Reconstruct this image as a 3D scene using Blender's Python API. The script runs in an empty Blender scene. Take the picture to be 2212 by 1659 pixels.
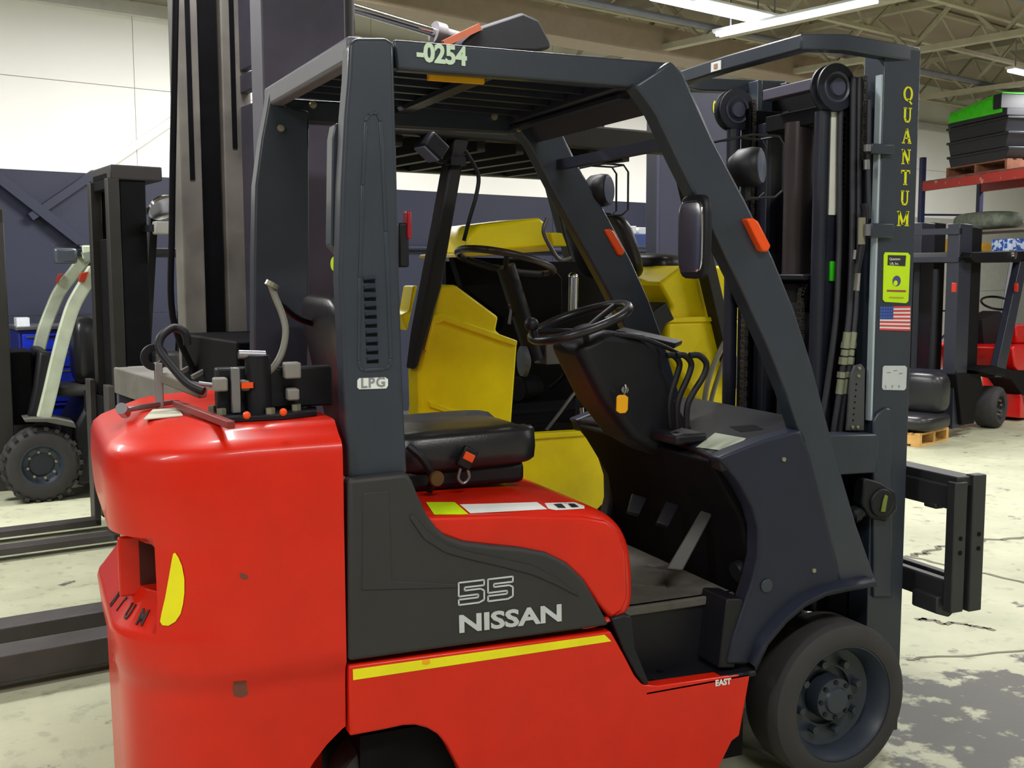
import bpy, bmesh, math, random
from mathutils import Vector, Matrix
random.seed(7)
PI = math.pi
# ------------------------------------------------------------------ camera, world, lights, exposure
FPX, CX, CY = 2370.0, 1106.0, 829.5
CAM = Vector((-2.4046, -2.7498, 1.6882))
def cam_axes(yaw, pitch, roll):
    look = Vector((math.sin(yaw)*math.cos(pitch), math.cos(yaw)*math.cos(pitch), math.sin(pitch)))
    right = Vector((math.cos(yaw), -math.sin(yaw), 0)); up = right.cross(look)
    r = math.cos(roll)*right + math.sin(roll)*up
    u = -math.sin(roll)*right + math.cos(roll)*up
    return r, u, look
RX, UP, LK = cam_axes(math.radians(23.8), math.radians(-5.86), math.radians(-.15))
scene = bpy.context.scene
COL = scene.collection
cd = bpy.data.cameras.new('camera'); cam = bpy.data.objects.new('camera', cd); COL.objects.link(cam)
cd.sensor_width = 36.0; cd.lens = FPX/2212*36; cd.clip_end = 200
cam.matrix_world = Matrix.Translation(CAM) @ Matrix((RX, UP, -LK)).transposed().to_4x4()
scene.camera = cam
scene.view_settings.view_transform = 'Standard'
scene.view_settings.look = 'None'
scene.view_settings.exposure = 0.12
scene.view_settings.gamma = 1.0
scene.view_settings.use_curve_mapping = False
wd = bpy.data.worlds.new('hall_air'); scene.world = wd; wd.use_nodes = True
wd.node_tree.nodes['Background'].inputs[0].default_value = (.62, .66, .85, 1)
wd.node_tree.nodes['Background'].inputs[1].default_value = 0.25
def area(name, loc, sx, sy, power, col=(1, .985, .965), rot=(0, 0, 0)):
    l = bpy.data.lights.new(name, 'AREA'); l.shape = 'RECTANGLE'; l.size = sx; l.size_y = sy
    l.energy = power; l.color = col
    o = bpy.data.objects.new(name, l); COL.objects.link(o); o.location = loc; o.rotation_euler = rot
    return o
WYAW = math.radians(15.2)                     # the hall is turned against the orange truck
WD = Vector((math.cos(WYAW), math.sin(WYAW), 0)); WN = Vector((-math.sin(WYAW), math.cos(WYAW), 0))
WP = Vector((.83, 9.0, 0))                    # a point of the back wall
LIGHTS = []
def hall(a, b, z=0): return WP + WD*a - WN*b + Vector((0, 0, z))   # a along the back wall, b out from it
# rows of fluorescent strips under the roof: the lamps that light the hall
for a, b, p in ((4.7, 3.0, 210), (-1.5, 2.6, 240), (-6.8, 2.6, 250), (-3.6, 6.6, 150), (2.2, 7.0, 140), (7.0, 7.6, 120), (-5.0, 11.2, 120), (1.0, 11.0, 110), (6, 12.5, 100), (-9, 9.0, 150), (10, 3.5, 210)):
    LIGHTS.append((a, b))
    area('strip_light_lamp', hall(a, b, 4.16), 2.4, .18, p, rot=(0, 0, WYAW))

# ------------------------------------------------------------------ helpers
def ray(px, py):
    return (RX*((px-CX)/FPX) - UP*((py-CY)/FPX) + LK).normalized()
def lin(c):
    return tuple(((v/12.92) if v <= .04045 else ((v+.055)/1.055)**2.4) for v in (x/255 for x in c))
MATS = {}
def mat(name, rgb, rough=.5, metal=0, noise=.06, scale=9, bump=0, coat=0, emit=0, spots=None, bscale=60, spec=.5):
    if name in MATS: return MATS[name]
    m = bpy.data.materials.new(name); m.use_nodes = True; nt = m.node_tree; b = nt.nodes['Principled BSDF']
    c = lin(rgb)
    tc = nt.nodes.new('ShaderNodeTexCoord'); n = nt.nodes.new('ShaderNodeTexNoise')
    n.inputs['Scale'].default_value = scale; n.inputs['Detail'].default_value = 4
    nt.links.new(tc.outputs['Object'], n.inputs['Vector'])
    r = nt.nodes.new('ShaderNodeValToRGB')
    r.color_ramp.elements[0].position = .3; r.color_ramp.elements[1].position = .7
    r.color_ramp.elements[0].color = (*[max(0, v*(1-noise)) for v in c], 1)
    r.color_ramp.elements[1].color = (*[min(1, v*(1+noise)) for v in c], 1)
    nt.links.new(n.outputs['Fac'], r.inputs['Fac'])
    out = r.outputs['Color']
    if spots:      # worn or dirty patches with their own shape
        col, sc, lo, hi = spots
        n2 = nt.nodes.new('ShaderNodeTexNoise'); n2.inputs['Scale'].default_value = sc; n2.inputs['Detail'].default_value = 8
        nt.links.new(tc.outputs['Object'], n2.inputs['Vector'])
        r2 = nt.nodes.new('ShaderNodeValToRGB'); r2.color_ramp.elements[0].position = lo; r2.color_ramp.elements[1].position = hi
        nt.links.new(n2.outputs['Fac'], r2.inputs['Fac'])
        mx = nt.nodes.new('ShaderNodeMixRGB'); mx.inputs[2].default_value = (*lin(col), 1)
        nt.links.new(r2.outputs['Color'], mx.inputs[0]); nt.links.new(out, mx.inputs[1]); out = mx.outputs[0]
    nt.links.new(out, b.inputs['Base Color'])
    b.inputs['Roughness'].default_value = rough; b.inputs['Metallic'].default_value = metal
    b.inputs['Coat Weight'].default_value = coat; b.inputs['Coat Roughness'].default_value = .12
    b.inputs['Specular IOR Level'].default_value = spec
    if emit:
        b.inputs['Emission Color'].default_value = (*c, 1); b.inputs['Emission Strength'].default_value = emit
    if bump:
        n3 = nt.nodes.new('ShaderNodeTexNoise'); n3.inputs['Scale'].default_value = bscale
        nt.links.new(tc.outputs['Object'], n3.inputs['Vector'])
        bp = nt.nodes.new('ShaderNodeBump'); bp.inputs['Strength'].default_value = bump; bp.inputs['Distance'].default_value = .01
        nt.links.new(n3.outputs['Fac'], bp.inputs['Height']); nt.links.new(bp.outputs['Normal'], b.inputs['Normal'])
    MATS[name] = m
    return m

class MB:
    """collects shapes and links them as one mesh object"""
    def __init__(self): self.bm = bmesh.new()
    def add(self, vs, fs):
        v = [self.bm.verts.new(p) for p in vs]
        for f in fs:
            try: self.bm.faces.new([v[i] for i in f])
            except ValueError: pass
        return self
    def box(self, x, y, z, M=None):
        vs = [Vector((a, b, c)) for a in x for b in y for c in z]
        if M: vs = [M @ v for v in vs]
        return self.add(vs, [(0, 1, 3, 2), (4, 6, 7, 5), (0, 4, 5, 1), (2, 3, 7, 6), (0, 2, 6, 4), (1, 5, 7, 3)])
    def bar(self, a, b, w, h, up=(0, 0, 1)):
        a, b = Vector(a), Vector(b); d = (b-a).normalized(); s = d.cross(Vector(up))
        if s.length < 1e-4: s = d.cross(Vector((1, 0, 0)))
        s.normalize(); u = s.cross(d)
        vs = [p + s*i*w/2 + u*j*h/2 for p in (a, b) for i in (-1, 1) for j in (-1, 1)]
        return self.add(vs, [(0, 1, 3, 2), (4, 6, 7, 5), (0, 4, 5, 1), (2, 3, 7, 6), (0, 2, 6, 4), (1, 5, 7, 3)])
    def prism(self, pts, y0, y1, ax='y'):
        n = len(pts)
        def mk(p, t):
            return {'y': (p[0], t, p[1]), 'z': (p[0], p[1], t), 'x': (t, p[0], p[1])}[ax]
        vs = [mk(p, y0) for p in pts] + [mk(p, y1) for p in pts]
        fs = [tuple(range(n)), tuple(range(2*n-1, n-1, -1))] + [(i, i+n, (i+1) % n+n, (i+1) % n) for i in range(n)]
        return self.add(vs, fs)
    def tube(self, pts, r, seg=10, closed=False, cap=True):
        pts = [Vector(p) for p in pts]; n = len(pts); rings = []
        t0 = (pts[1]-pts[0]).normalized(); ref = Vector((0, 0, 1)) if abs(t0.z) < .9 else Vector((1, 0, 0))
        nrm = t0.cross(ref).normalized()
        for i, p in enumerate(pts):
            a = pts[i-1] if (i > 0 or closed) else p; b = pts[(i+1) % n] if (i < n-1 or closed) else p
            t = (b-a).normalized(); nrm = (nrm - t*nrm.dot(t)).normalized(); bn = t.cross(nrm)
            rr = r[i] if isinstance(r, (list, tuple)) else r
            rings.append([p + (nrm*math.cos(2*PI*k/seg) + bn*math.sin(2*PI*k/seg))*rr for k in range(seg)])
        vs = [v for ring in rings for v in ring]; fs = []
        for i in range(n if closed else n-1):
            j = (i+1) % n
            for k in range(seg):
                fs.append((i*seg+k, i*seg+(k+1) % seg, j*seg+(k+1) % seg, j*seg+k))
        if cap and not closed: fs += [tuple(range(seg))[::-1], tuple(range((n-1)*seg, n*seg))]
        return self.add(vs, fs)
    def lathe(self, prof, org, axis=(0, 1, 0), seg=32, closed=False, cap=True):
        """prof: (radius, distance along the axis) pairs"""
        ax = Vector(axis).normalized(); ref = Vector((0, 0, 1)) if abs(ax.z) < .9 else Vector((1, 0, 0))
        u = ax.cross(ref).normalized(); w = ax.cross(u); o = Vector(org)
        vs = [o + ax*h + (u*math.cos(2*PI*k/seg)+w*math.sin(2*PI*k/seg))*r for r, h in prof for k in range(seg)]
        n = len(prof); fs = []
        for i in range(n if closed else n-1):
            j = (i+1) % n
            for k in range(seg): fs.append((i*seg+k, i*seg+(k+1) % seg, j*seg+(k+1) % seg, j*seg+k))
        if not closed and cap:
            if prof[0][0] > 1e-5: fs.append(tuple(range(seg))[::-1])
            if prof[-1][0] > 1e-5: fs.append(tuple(range((n-1)*seg, n*seg)))
        return self.add(vs, fs)
    def cyl(self, a, b, r, seg=20, r2=None):
        a, b = Vector(a), Vector(b); L = (b-a).length
        return self.lathe([(r, 0), (r if r2 is None else r2, L)], a, b-a, seg)
    def ball(self, c, r, seg=16, sq=(1, 1, 1)):
        vs = []; n = 8
        for i in range(n+1):
            th = PI*i/n
            for k in range(seg):
                vs.append(Vector(c)+Vector((r*sq[0]*math.sin(th)*math.cos(2*PI*k/seg), r*sq[1]*math.sin(th)*math.sin(2*PI*k/seg), r*sq[2]*math.cos(th))))
        return self.add(vs, [(i*seg+k, i*seg+(k+1) % seg, (i+1)*seg+(k+1) % seg, (i+1)*seg+k) for i in range(n) for k in range(seg)])
    def grid(self, rows, closed=False, thick=None):
        n = len(rows); m = len(rows[0]); vs = [Vector(p) for r in rows for p in r]
        fs = [(i*m+k, i*m+(k+1) % m, (i+1)*m+(k+1) % m, (i+1)*m+k) for i in range(n-1) for k in range(m if closed else m-1)]
        return self.add(vs, fs)
    def build(self, name, m, parent=None, bevel=0, seg=2, smooth=None, dist=1e-5):
        bm = self.bm
        bmesh.ops.remove_doubles(bm, verts=bm.verts, dist=dist)
        bmesh.ops.recalc_face_normals(bm, faces=bm.faces)
        me = bpy.data.meshes.new(name); bm.to_mesh(me); bm.free()
        o = bpy.data.objects.new(name, me); COL.objects.link(o)
        me.materials.append(m)
        if parent: o.parent = parent
        if bevel:
            md = o.modifiers.new('bevel', 'BEVEL'); md.width = bevel; md.segments = seg; md.limit_method = 'ANGLE'; md.angle_limit = math.radians(32)
            md.harden_normals = False
        if smooth or bevel:
            for p in me.polygons: p.use_smooth = True
            try:
                me.set_sharp_from_angle(angle=math.radians(35 if smooth is None or smooth is True else smooth))
            except Exception: pass
        return o
def smooth_pts(pts, n=6, closed=False):
    P = [Vector(p) for p in pts]; out = []; L = len(P)
    rng = range(L if closed else L-1)
    for i in rng:
        p0 = P[i-1] if (i > 0 or closed) else P[0]; p1 = P[i]; p2 = P[(i+1) % L]; p3 = P[(i+2) % L] if (i+2 < L or closed) else P[-1]
        for k in range(n):
            t = k/n
            out.append(.5*((2*p1)+(-p0+p2)*t+(2*p0-5*p1+4*p2-p3)*t*t+(-p0+3*p1-3*p2+p3)*t**3))
    if not closed: out.append(P[-1])
    return out
def meta(o, label=None, cat=None, group=None, kind=None):
    if label: o['label'] = label
    if cat: o['category'] = cat
    if group: o['group'] = group
    if kind: o['kind'] = kind
    return o
class Frame:
    """a place on the floor with its own axes: x along the thing, y away from the camera"""
    def __init__(self, x, y, yaw): self.o = Vector((x, y, 0)); self.yaw = yaw; self.M = Matrix.Translation(self.o) @ Matrix.Rotation(yaw, 4, 'Z'); self.I = self.M.inverted()
    def at(self, px, py, ax, val):
        c = self.I @ CAM; d = self.I.to_3x3() @ ray(px, py); return c + d*((val-c[ax])/d[ax])
    def xz(self, pts, y): return [(p[1], p[2]) if p[0] == 'w' else ((lambda q: (q.x, q.z))(self.at(p[0], p[1], 1, y))) for p in pts]
    def P(self, px, py, y): return self.at(px, py, 1, y)
    def root(self, name, label, cat, group=None):
        e = bpy.data.objects.new(name, None); COL.objects.link(e); e.location = self.o; e.rotation_euler = (0, 0, self.yaw)
        e.empty_display_size = .2
        return meta(e, label, cat, group)
def text(name, s, m, parent, org, xd, yd, size, depth=.0015, off=0, sx=1, shear=0, space=1, align='LEFT'):
    cu = bpy.data.curves.new(name, 'FONT'); cu.body = s; cu.size = size; cu.extrude = depth; cu.offset = off; cu.shear = shear; cu.space_character = space; cu.align_x = align
    cu.resolution_u = 3
    t = bpy.data.objects.new('tmp', cu); COL.objects.link(t)
    dg = bpy.context.evaluated_depsgraph_get(); me = bpy.data.meshes.new_from_object(t.evaluated_get(dg))
    bpy.data.objects.remove(t); 
    xd = Vector(xd).normalized(); yd = Vector(yd).normalized(); zd = xd.cross(yd)
    M = Matrix.Translation(Vector(org)) @ Matrix((xd*sx, yd, zd)).transposed().to_4x4()
    me.transform(M); me.name = name
    me.materials.clear(); me.materials.append(m)
    o = bpy.data.objects.new(name, me); COL.objects.link(o)
    if parent: o.parent = parent
    return o

# ------------------------------------------------------------------ materials
RED = mat('orange_red_paint', (212, 30, 2), .38, noise=.05, coat=.22, spec=.35, spots=((150, 30, 14), 2.2, .74, .9), bump=.02, bscale=25)
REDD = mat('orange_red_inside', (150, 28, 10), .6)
NAVY = mat('blue_black_paint', (43, 51, 63), .42, noise=.08, coat=.15)
NAVYD = mat('dark_mast_paint', (30, 33, 48), .45, noise=.1)
CHAR = mat('charcoal_plastic', (44, 44, 45), .6, noise=.05, bump=.05, bscale=300)
BLACK = mat('black_plastic', (19, 20, 27), .5, noise=.1, spec=.35)
PITCH = mat('greasy_black_steel', (12, 11, 15), .65, noise=.3, spec=.12)
COWL = mat('dark_navy_cowl', (31, 36, 52), .45, noise=.08, spec=.35)
RUB = mat('rubber', (50, 49, 50), .75, noise=.1, bump=.1, bscale=120)
VINYL = mat('black_vinyl', (34, 34, 38), .32, noise=.1, bump=.06, bscale=200)
STEEL = mat('bare_steel', (150, 150, 155), .35, metal=.9)
CHROME = mat('polished_chrome', (215, 215, 225), .12, metal=1)
CHAIN = mat('oily_chain', (88, 84, 80), .4, metal=.7, noise=.3, scale=40)
BOLT = mat('zinc_bolt', (150, 145, 125), .4, metal=.5)
YEL = mat('yellow_paint', (248, 226, 0), .42, noise=.05, coat=.15, spec=.3, spots=((110, 60, 30), 6, .72, .78))
YLAB = mat('yellow_reflector', (240, 232, 8), .3)
WHT = mat('white_label', (225, 228, 222), .5, spots=((120, 120, 120), 60, .62, .66))
WHC = mat('clean_white', (226, 230, 226), .5)
SILV = mat('silver_lettering', (195, 200, 202), .35)
LETY = mat('yellow_lettering', (225, 225, 10), .5)
LIME = mat('lime_green', (70, 220, 20), .45)
LIMEY = mat('lime_yellow', (205, 240, 10), .45)
ORG = mat('orange_lens', (240, 80, 15), .3)
OTAG = mat('amber_tag', (245, 175, 5), .4)
FLBL = mat('flag_blue', (40, 70, 150), .5)
FLRD = mat('flag_red', (215, 60, 70), .5)
MASTG = mat('worn_grey_steel', (118, 114, 108), .55, noise=.25, scale=6, spots=((70, 68, 66), 3, .5, .7))
MASTP = mat('dull_grey_steel', (78, 74, 92), .5, noise=.2, scale=5)
CREAM = mat('cream_white_paint', (190, 200, 178), .5, noise=.12)
DIRTY = mat('dusty_rubber_mat', (90, 88, 82), .8, noise=.15, scale=20)
BRASS = mat('orange_knob', (190, 85, 40), .5)
# ------------------------------------------------------------------ the hall
WALLW = mat('white_wall_paint', (236, 236, 232), .7, noise=.03, scale=1.2, bump=.03, bscale=30)
WALLN = mat('navy_wall_paint', (30, 34, 56), .6, noise=.08, scale=1.5, bump=.05, bscale=30)
WALLB = mat('beige_wall_paint', (178, 178, 172), .75, noise=.05)
DECK = mat('roof_deck_paint', (150, 140, 122), .8, noise=.1, scale=1)
JOIST = mat('cream_steel_joist', (178, 172, 150), .6, noise=.1)
GAL = mat('grey_roof_steel', (120, 122, 130), .5, noise=.1)
TUBE = mat('lit_tube', (235, 240, 255), .5, emit=9)
def floor_mat():
    m = bpy.data.materials.new('stained_concrete'); m.use_nodes = True; nt = m.node_tree; b = nt.nodes['Principled BSDF']; L = nt.links
    tc = nt.nodes.new('ShaderNodeTexCoord')
    def noise(sc, det, lo, hi, rough=.6, dist=0):
        n = nt.nodes.new('ShaderNodeTexNoise'); n.inputs['Scale'].default_value = sc; n.inputs['Detail'].default_value = det
        n.inputs['Roughness'].default_value = rough; n.inputs['Distortion'].default_value = dist
        L.new(tc.outputs['Object'], n.inputs['Vector'])
        r = nt.nodes.new('ShaderNodeValToRGB'); r.color_ramp.elements[0].position = lo; r.color_ramp.elements[1].position = hi
        L.new(n.outputs['Fac'], r.inputs['Fac']); return r.outputs['Color']
    def mix(f, a, c, mode='MIX'):
        x = nt.nodes.new('ShaderNodeMixRGB'); x.blend_type = mode
        if hasattr(f, 'links'): L.new(f, x.inputs[0])
        else: x.inputs[0].default_value = f
        for k, v in ((1, a), (2, c)):
            if hasattr(v, 'links'): L.new(v, x.inputs[k])
            else: x.inputs[k].default_value = (*lin(v), 1)
        return x.outputs[0]
    base = mix(noise(1.3, 8, .35, .68), (192, 194, 166), (168, 170, 144))
    base = mix(noise(9, 8, .55, .75), base, (140, 140, 120))
    # the dark oil-stained patch in front of the orange truck and smaller streaks elsewhere
    sep = nt.nodes.new('ShaderNodeMapping'); sep.inputs['Location'].default_value = (-.86, -.22, 0); sep.inputs['Scale'].default_value = (1.0, 1.1, 1)
    L.new(tc.outputs['Object'], sep.inputs['Vector'])
    ln = nt.nodes.new('ShaderNodeVectorMath'); ln.operation = 'LENGTH'; L.new(sep.outputs[0], ln.inputs[0])
    rr = nt.nodes.new('ShaderNodeValToRGB'); rr.color_ramp.elements[0].position = .30; rr.color_ramp.elements[1].position = .95
    rr.color_ramp.elements[0].color = (1, 1, 1, 1); rr.color_ramp.elements[1].color = (0, 0, 0, 1); L.new(ln.outputs['Value'], rr.inputs['Fac'])
    nn = nt.nodes.new('ShaderNodeTexNoise'); nn.inputs['Scale'].default_value = 5.5; nn.inputs['Detail'].default_value = 9; nn.inputs['Roughness'].default_value = .62
    L.new(tc.outputs['Object'], nn.inputs['Vector'])
    ad = nt.nodes.new('ShaderNodeMath'); ad.operation = 'MULTIPLY_ADD'; L.new(rr.outputs['Color'], ad.inputs[0]); ad.inputs[1].default_value = .25; L.new(nn.outputs['Fac'], ad.inputs[2])
    r3 = nt.nodes.new('ShaderNodeValToRGB'); r3.color_ramp.elements[0].position = .63; r3.color_ramp.elements[1].position = .70; L.new(ad.outputs[0], r3.inputs['Fac'])
    base = mix(r3.outputs['Color'], base, (84, 82, 76))
    L.new(base, b.inputs['Base Color']); b.inputs['Roughness'].default_value = .55
    n3 = nt.nodes.new('ShaderNodeTexNoise'); n3.inputs['Scale'].default_value = 70; L.new(tc.outputs['Object'], n3.inputs['Vector'])
    bp = nt.nodes.new('ShaderNodeBump'); bp.inputs['Strength'].default_value = .12; bp.inputs['Distance'].default_value = .01
    L.new(n3.outputs['Fac'], bp.inputs['Height']); L.new(bp.outputs['Normal'], b.inputs['Normal'])
    return m
FLOORM = floor_mat()
HM = Matrix.Translation(WP) @ Matrix.Rotation(WYAW, 4, 'Z')     # hall axes: x along the back wall, -y out into the hall
A0, A1, B1, HH = -15.0, 21.0, 18.0, 4.85
def S(name, mb, m, **k):
    return meta(mb.build(name, m, **k), kind='structure')
flo = MB().box((A0, A1), (-B1, 0), (-.1, 0), HM).build('floor', FLOORM); meta(flo, kind='structure')
# cracks and expansion joints in the slab
CRK = mat('crack_dirt', (118, 116, 100), .9)
W0 = Frame(0, 0, 0)
def crack(pix, w):
    mb = MB(); q = [W0.at(px, py, 2, .0015) for px, py in pix]
    q = [q[0]]+[p + Vector((random.uniform(-w, w), random.uniform(-w, w), 0))*.8 for p in smooth_pts(q, 6)[1:]]
    for i in range(len(q)-1):
        a, b = q[i], q[i+1]; s = (b-a).cross(Vector((0, 0, 1))).normalized()
        w1, w2 = w*random.uniform(.35, .6), w*random.uniform(.35, .6)
        w1 = getattr(crack, 'w', w1) if i else w1; crack.w = w2
        mb.add([a-s*w1, a+s*w1, b+s*w2, b-s*w2], [(0, 1, 2, 3)])
    mb.build('floor_crack', CRK, flo, dist=.0005)
crack([(1955, 1200), (2060, 1222), (2212, 1260), (2300, 1280)], .03)
crack([(1975, 1202), (2040, 1180), (2120, 1168), (2212, 1160), (2300, 1155)], .05)
crack([(1960, 1425), (2080, 1415), (2300, 1400)], .018)
crack([(1980, 1335), (2040, 1345), (2100, 1350), (2150, 1362)], .03)
def wallbox(name, mb_, m): return S(name, mb_, m)
wb = wallbox('wall_back', MB().box((A0, A1), (0, .2), (0, HH), HM), mat('wall_joint_shade', (170, 170, 168), .8))
SPL = 7.2                                     # the navy dado stops here and plain beige wall follows
ph = 0
a = A0; i = 0
PANW = 2.62
A_J = 0.0
def wall_a(px, py, z=None):                   # distance along the back wall seen at a pixel
    o = HM.inverted() @ CAM; d = HM.inverted().to_3x3() @ ray(px, py); return (o + d*(-o.y/d.y))
A_J = wall_a(290, 200).x
k = -8
while A_J + k*PANW < A1:
    x0, x1 = A_J + k*PANW, A_J + (k+1)*PANW; k += 1
    x0 = max(x0, A0)
    if x1 < A0+.3: continue
    x1 = min(x1, A1)
    for z0, z1, m in ((0, 1.3, 'n'), (1.3, 2.6, 'n'), (2.6, 3.42, 'w'), (3.42, 4.1, 'w'), (4.1, HH, 'w')):
        mm = (WALLW if m == 'w' else WALLN) if x0 < SPL else (WALLW if z0 > 2.5 else WALLB)
        MB().box((x0+.003, x1-.003), (-.012, .01), (z0+.003, z1-(.003 if z0 != 1.3 else .0)), HM).build('wall_panel', mm, wb)
MB().box((A0, A1), (-.09, -.012), (4.08, 4.2), HM).build('wall_beam', mat('pale_wall_beam', (205, 205, 205), .6), wb)
S('wall_front', MB().box((A0, A1), (-B1-.2, -B1), (0, HH), HM), WALLW)
S('wall_left', MB().box((A0-.2, A0), (-B1, 0), (0, HH), HM), WALLW)
S('wall_right', MB().box((A1, A1+.2), (-B1, 0), (0, HH), HM), WALLB)
ceil = S('ceiling', MB().box((A0, A1), (-B1, .2), (HH, HH+.15), HM), DECK)
# pipe braces fixed on the wall, painted over with it
def hb(a, b): return wall_a(*a), wall_a(*b)
def brace(name, pa, pb, w, label):
    p, q = hb(pa, pb); p.y = q.y = -.06
    t = (2.6-p.z)/(q.z-p.z) if abs(q.z-p.z) > 1e-6 else -1
    if 0 < t < 1:
        mid = p.lerp(q, t)
        lo, hi = (p, q) if p.z < q.z else (q, p)
        o = MB().bar(HM @ lo, HM @ mid, w, w).build(name, WALLN)
        MB().bar(HM @ mid, HM @ hi, w, w).build('white_end', WALLW, o)
    else: o = MB().bar(HM @ p, HM @ q, w, w).build(name, WALLN)
    return meta(o, kind='structure')
brace('trim_1', (60, 470), (420, 225), .07, '')
brace('trim_2', (-60, 345), (215, 560), .09, '')
# long pipe on the wall behind the yellow truck
p, q = hb((855, 532), (1560, 560)); p.y = q.y = -.05
p, q = hb((850, 535), (1000, 541)); p.y = q.y = -.05; z = p.z
S('trim_3', MB().tube([HM @ Vector((p.x, -.06, z)), HM @ Vector((p.x+5.2, -.06, z))], .03), WALLN)

# roof steel: open web joists along the hall, carried by girders across it
def truss(name, p, q, h, chord, nweb, m, parent):
    mb = MB(); u = Vector((0, 0, h)); p, q = Vector(p), Vector(q)
    mb.bar(HM @ p, HM @ q, chord, chord*.6).bar(HM @ (p+u), HM @ (q+u), chord, chord*.6)
    for i in range(nweb):
        a, b, c = p.lerp(q, i/nweb), p.lerp(q, (i+.5)/nweb)+u, p.lerp(q, (i+1)/nweb)
        mb.bar(HM @ a, HM @ b, chord*.35, chord*.35).bar(HM @ b, HM @ c, chord*.35, chord*.35)
    return mb.build(name, m, parent)
def px_hall(px, py, z):
    o = HM.inverted() @ CAM; d = HM.inverted().to_3x3() @ ray(px, py); return o + d*((z-o.z)/d.z)
for b in (.7, 1.9, 3.1, 4.3, 5.5, 6.7, 7.9, 9.1):
    truss('roof_joist', (-9, -b, 4.42), (17, -b, 4.42), .38, .07, 26, JOIST, ceil)
ga = px_hall(1690, 48, 4.2).x
for a in (ga-7.6, ga-3.8, ga, ga+2.4, ga+5.6, ga+9.2):
    truss('roof_girder', (a, -14, 4.2), (a, -.1, 4.2), .5, .11, 13, JOIST, ceil)
for b, z in ((2.4, 4.3), (5.0, 4.34)):
    MB().tube([HM @ Vector((-9, -b, z)), HM @ Vector((17, -b, z))], .035).build('sprinkler_pipe', GAL, ceil)
MB().box((-2.0, 6.2), (-1.7, -1.3), (4.12, 4.42), HM).build('air_duct', mat('tan_duct', (158, 142, 122), .6), ceil)
# strip lights
def strip(a, b, yaw, length, label, z=4.2):
    e = bpy.data.objects.new('strip_light', None); COL.objects.link(e)
    e.location = hall(a, b, z); e.rotation_euler = (0, 0, WYAW+yaw); meta(e, label, 'light', 'fluorescent strips under the roof')
    L2 = length/2
    mb = MB(); mb.prism([(-.06, .05), (.06, .05), (.06, .03), (.04, .015), (-.04, .015), (-.06, .03)], -L2, L2, 'x'); mb.build('housing', WHC, e)
    for s in (-.026, .026):
        MB().tube([(-L2+.03, s, -.002), (L2-.03, s, -.002)], .016, 8).build('tube', TUBE, e)
    for s in (-L2*.8, L2*.8): MB().tube([(s, 0, .05), (s, 0, HH-z)], .008, 6).build('hanger', GAL, e)
    return e
s1 = px_hall(1400, -4, 4.15); s2 = px_hall(1665, 50, 4.15)
strip((s1.x+s2.x)/2, -(s1.y+s2.y)/2, 0, (s2-s1).length, 'lit fluorescent strip running along the hall at the top edge, right of centre', 4.15)
s3 = px_hall(1560, 84, 4.0); s4 = px_hall(1885, 2, 4.0)
strip((s3.x+s4.x)/2, -(s3.y+s4.y)/2, PI/2, abs(s4.y-s3.y), 'lit fluorescent strip running across the hall above the mast top plate', 4.02)
s6 = px_hall(1540, 14, 4.15)  # extra glowing strip, added to give the lens glow round the crossing strips
strip(s6.x+.4, -s6.y, 0, 1.3, 'short glowing strip added for the lens glow at the top edge, over the crossing strips', 4.15)
s5 = px_hall(2180, 152, 4.15)
strip(s5.x+.75, -s5.y, 0, 1.5, 'lit fluorescent strip at the right edge above the lime green lid', 4.15)
# ------------------------------------------------------------------ the orange-red forklift (frame: x forward, near side at y 0)
F = Frame(0, 0, 0)
HW = 1.06
T = F.root('forklift', 'orange-red forklift with charcoal side cover and empty black seat, filling the foreground', 'forklift')
def yb(z): return 0
# -- counterweight: horizontal outlines stacked up
def cw_outline(ins, rr, z, pock=0, xf=-1.672, n=26):
    """plan outline: from the front near corner back round the tail to the front far corner; pock: depth of the tail pocket"""
    X2 = -2.236 + rr; y0 = ins; cx_, cyy = .33, .27
    pts = [(xf, y0), ((xf + X2+cx_)/2, y0)]
    for i in range(n+1):
        t = i/n*PI/2; e = .94
        x, y = X2+cx_ - cx_*math.sin(t)**e, y0+cyy - cyy*math.cos(t)**e
        if y > .078: x += pock*math.sin(t); y += pock*math.cos(t)
        pts.append((x, y))
    far = [(x, HW-(y)) for x, y in pts][::-1]
    return [Vector((x, y, z)) for x, y in pts+far]
lev = [(.15, .03, .02), (.60, .018, .015), (.64, .014, .012), (.662, 0, .004), (.70, 0, 0), (.755, 0, -.006), (.772, 0, -.001), (.779, 0, .002, .004), (.862, .0, .008, .062), (.993, 0, .006, .062), (1.003, 0, .006, .045), (1.025, 0, .0, .0), (1.05, 0, -.004), (1.14, 0, -.010),
       (1.215, .0, -.006), (1.236, .003, .0), (1.252, .012, .018), (1.268, .04, .05), (1.285, .062, .085), (1.297, .075, .115), (1.300, .095, .15)]
mb = MB(); rows = [cw_outline(l[1], l[2], l[0], *(l[3:])) for l in lev]
mb.grid(rows)
m_ = len(rows[0]); N = len(rows)
base = (len(rows)-1)*m_
mb.bm.verts.ensure_lookup_table()
mb.bm.faces.new([mb.bm.verts[base+k] for k in range(m_)])
mb.bm.faces.new([mb.bm.verts[k] for k in range(m_)][::-1])
for i in range(N-1): mb.bm.faces.new([mb.bm.verts[j] for j in (i*m_, (i+1)*m_, (i+1)*m_+m_-1, i*m_+m_-1)])
cw = mb.build('counterweight', RED, T, smooth=40)
def cutter(build):
    c = MB(); build(c); o = c.build('cutter', RED); return o
cut = []
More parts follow.
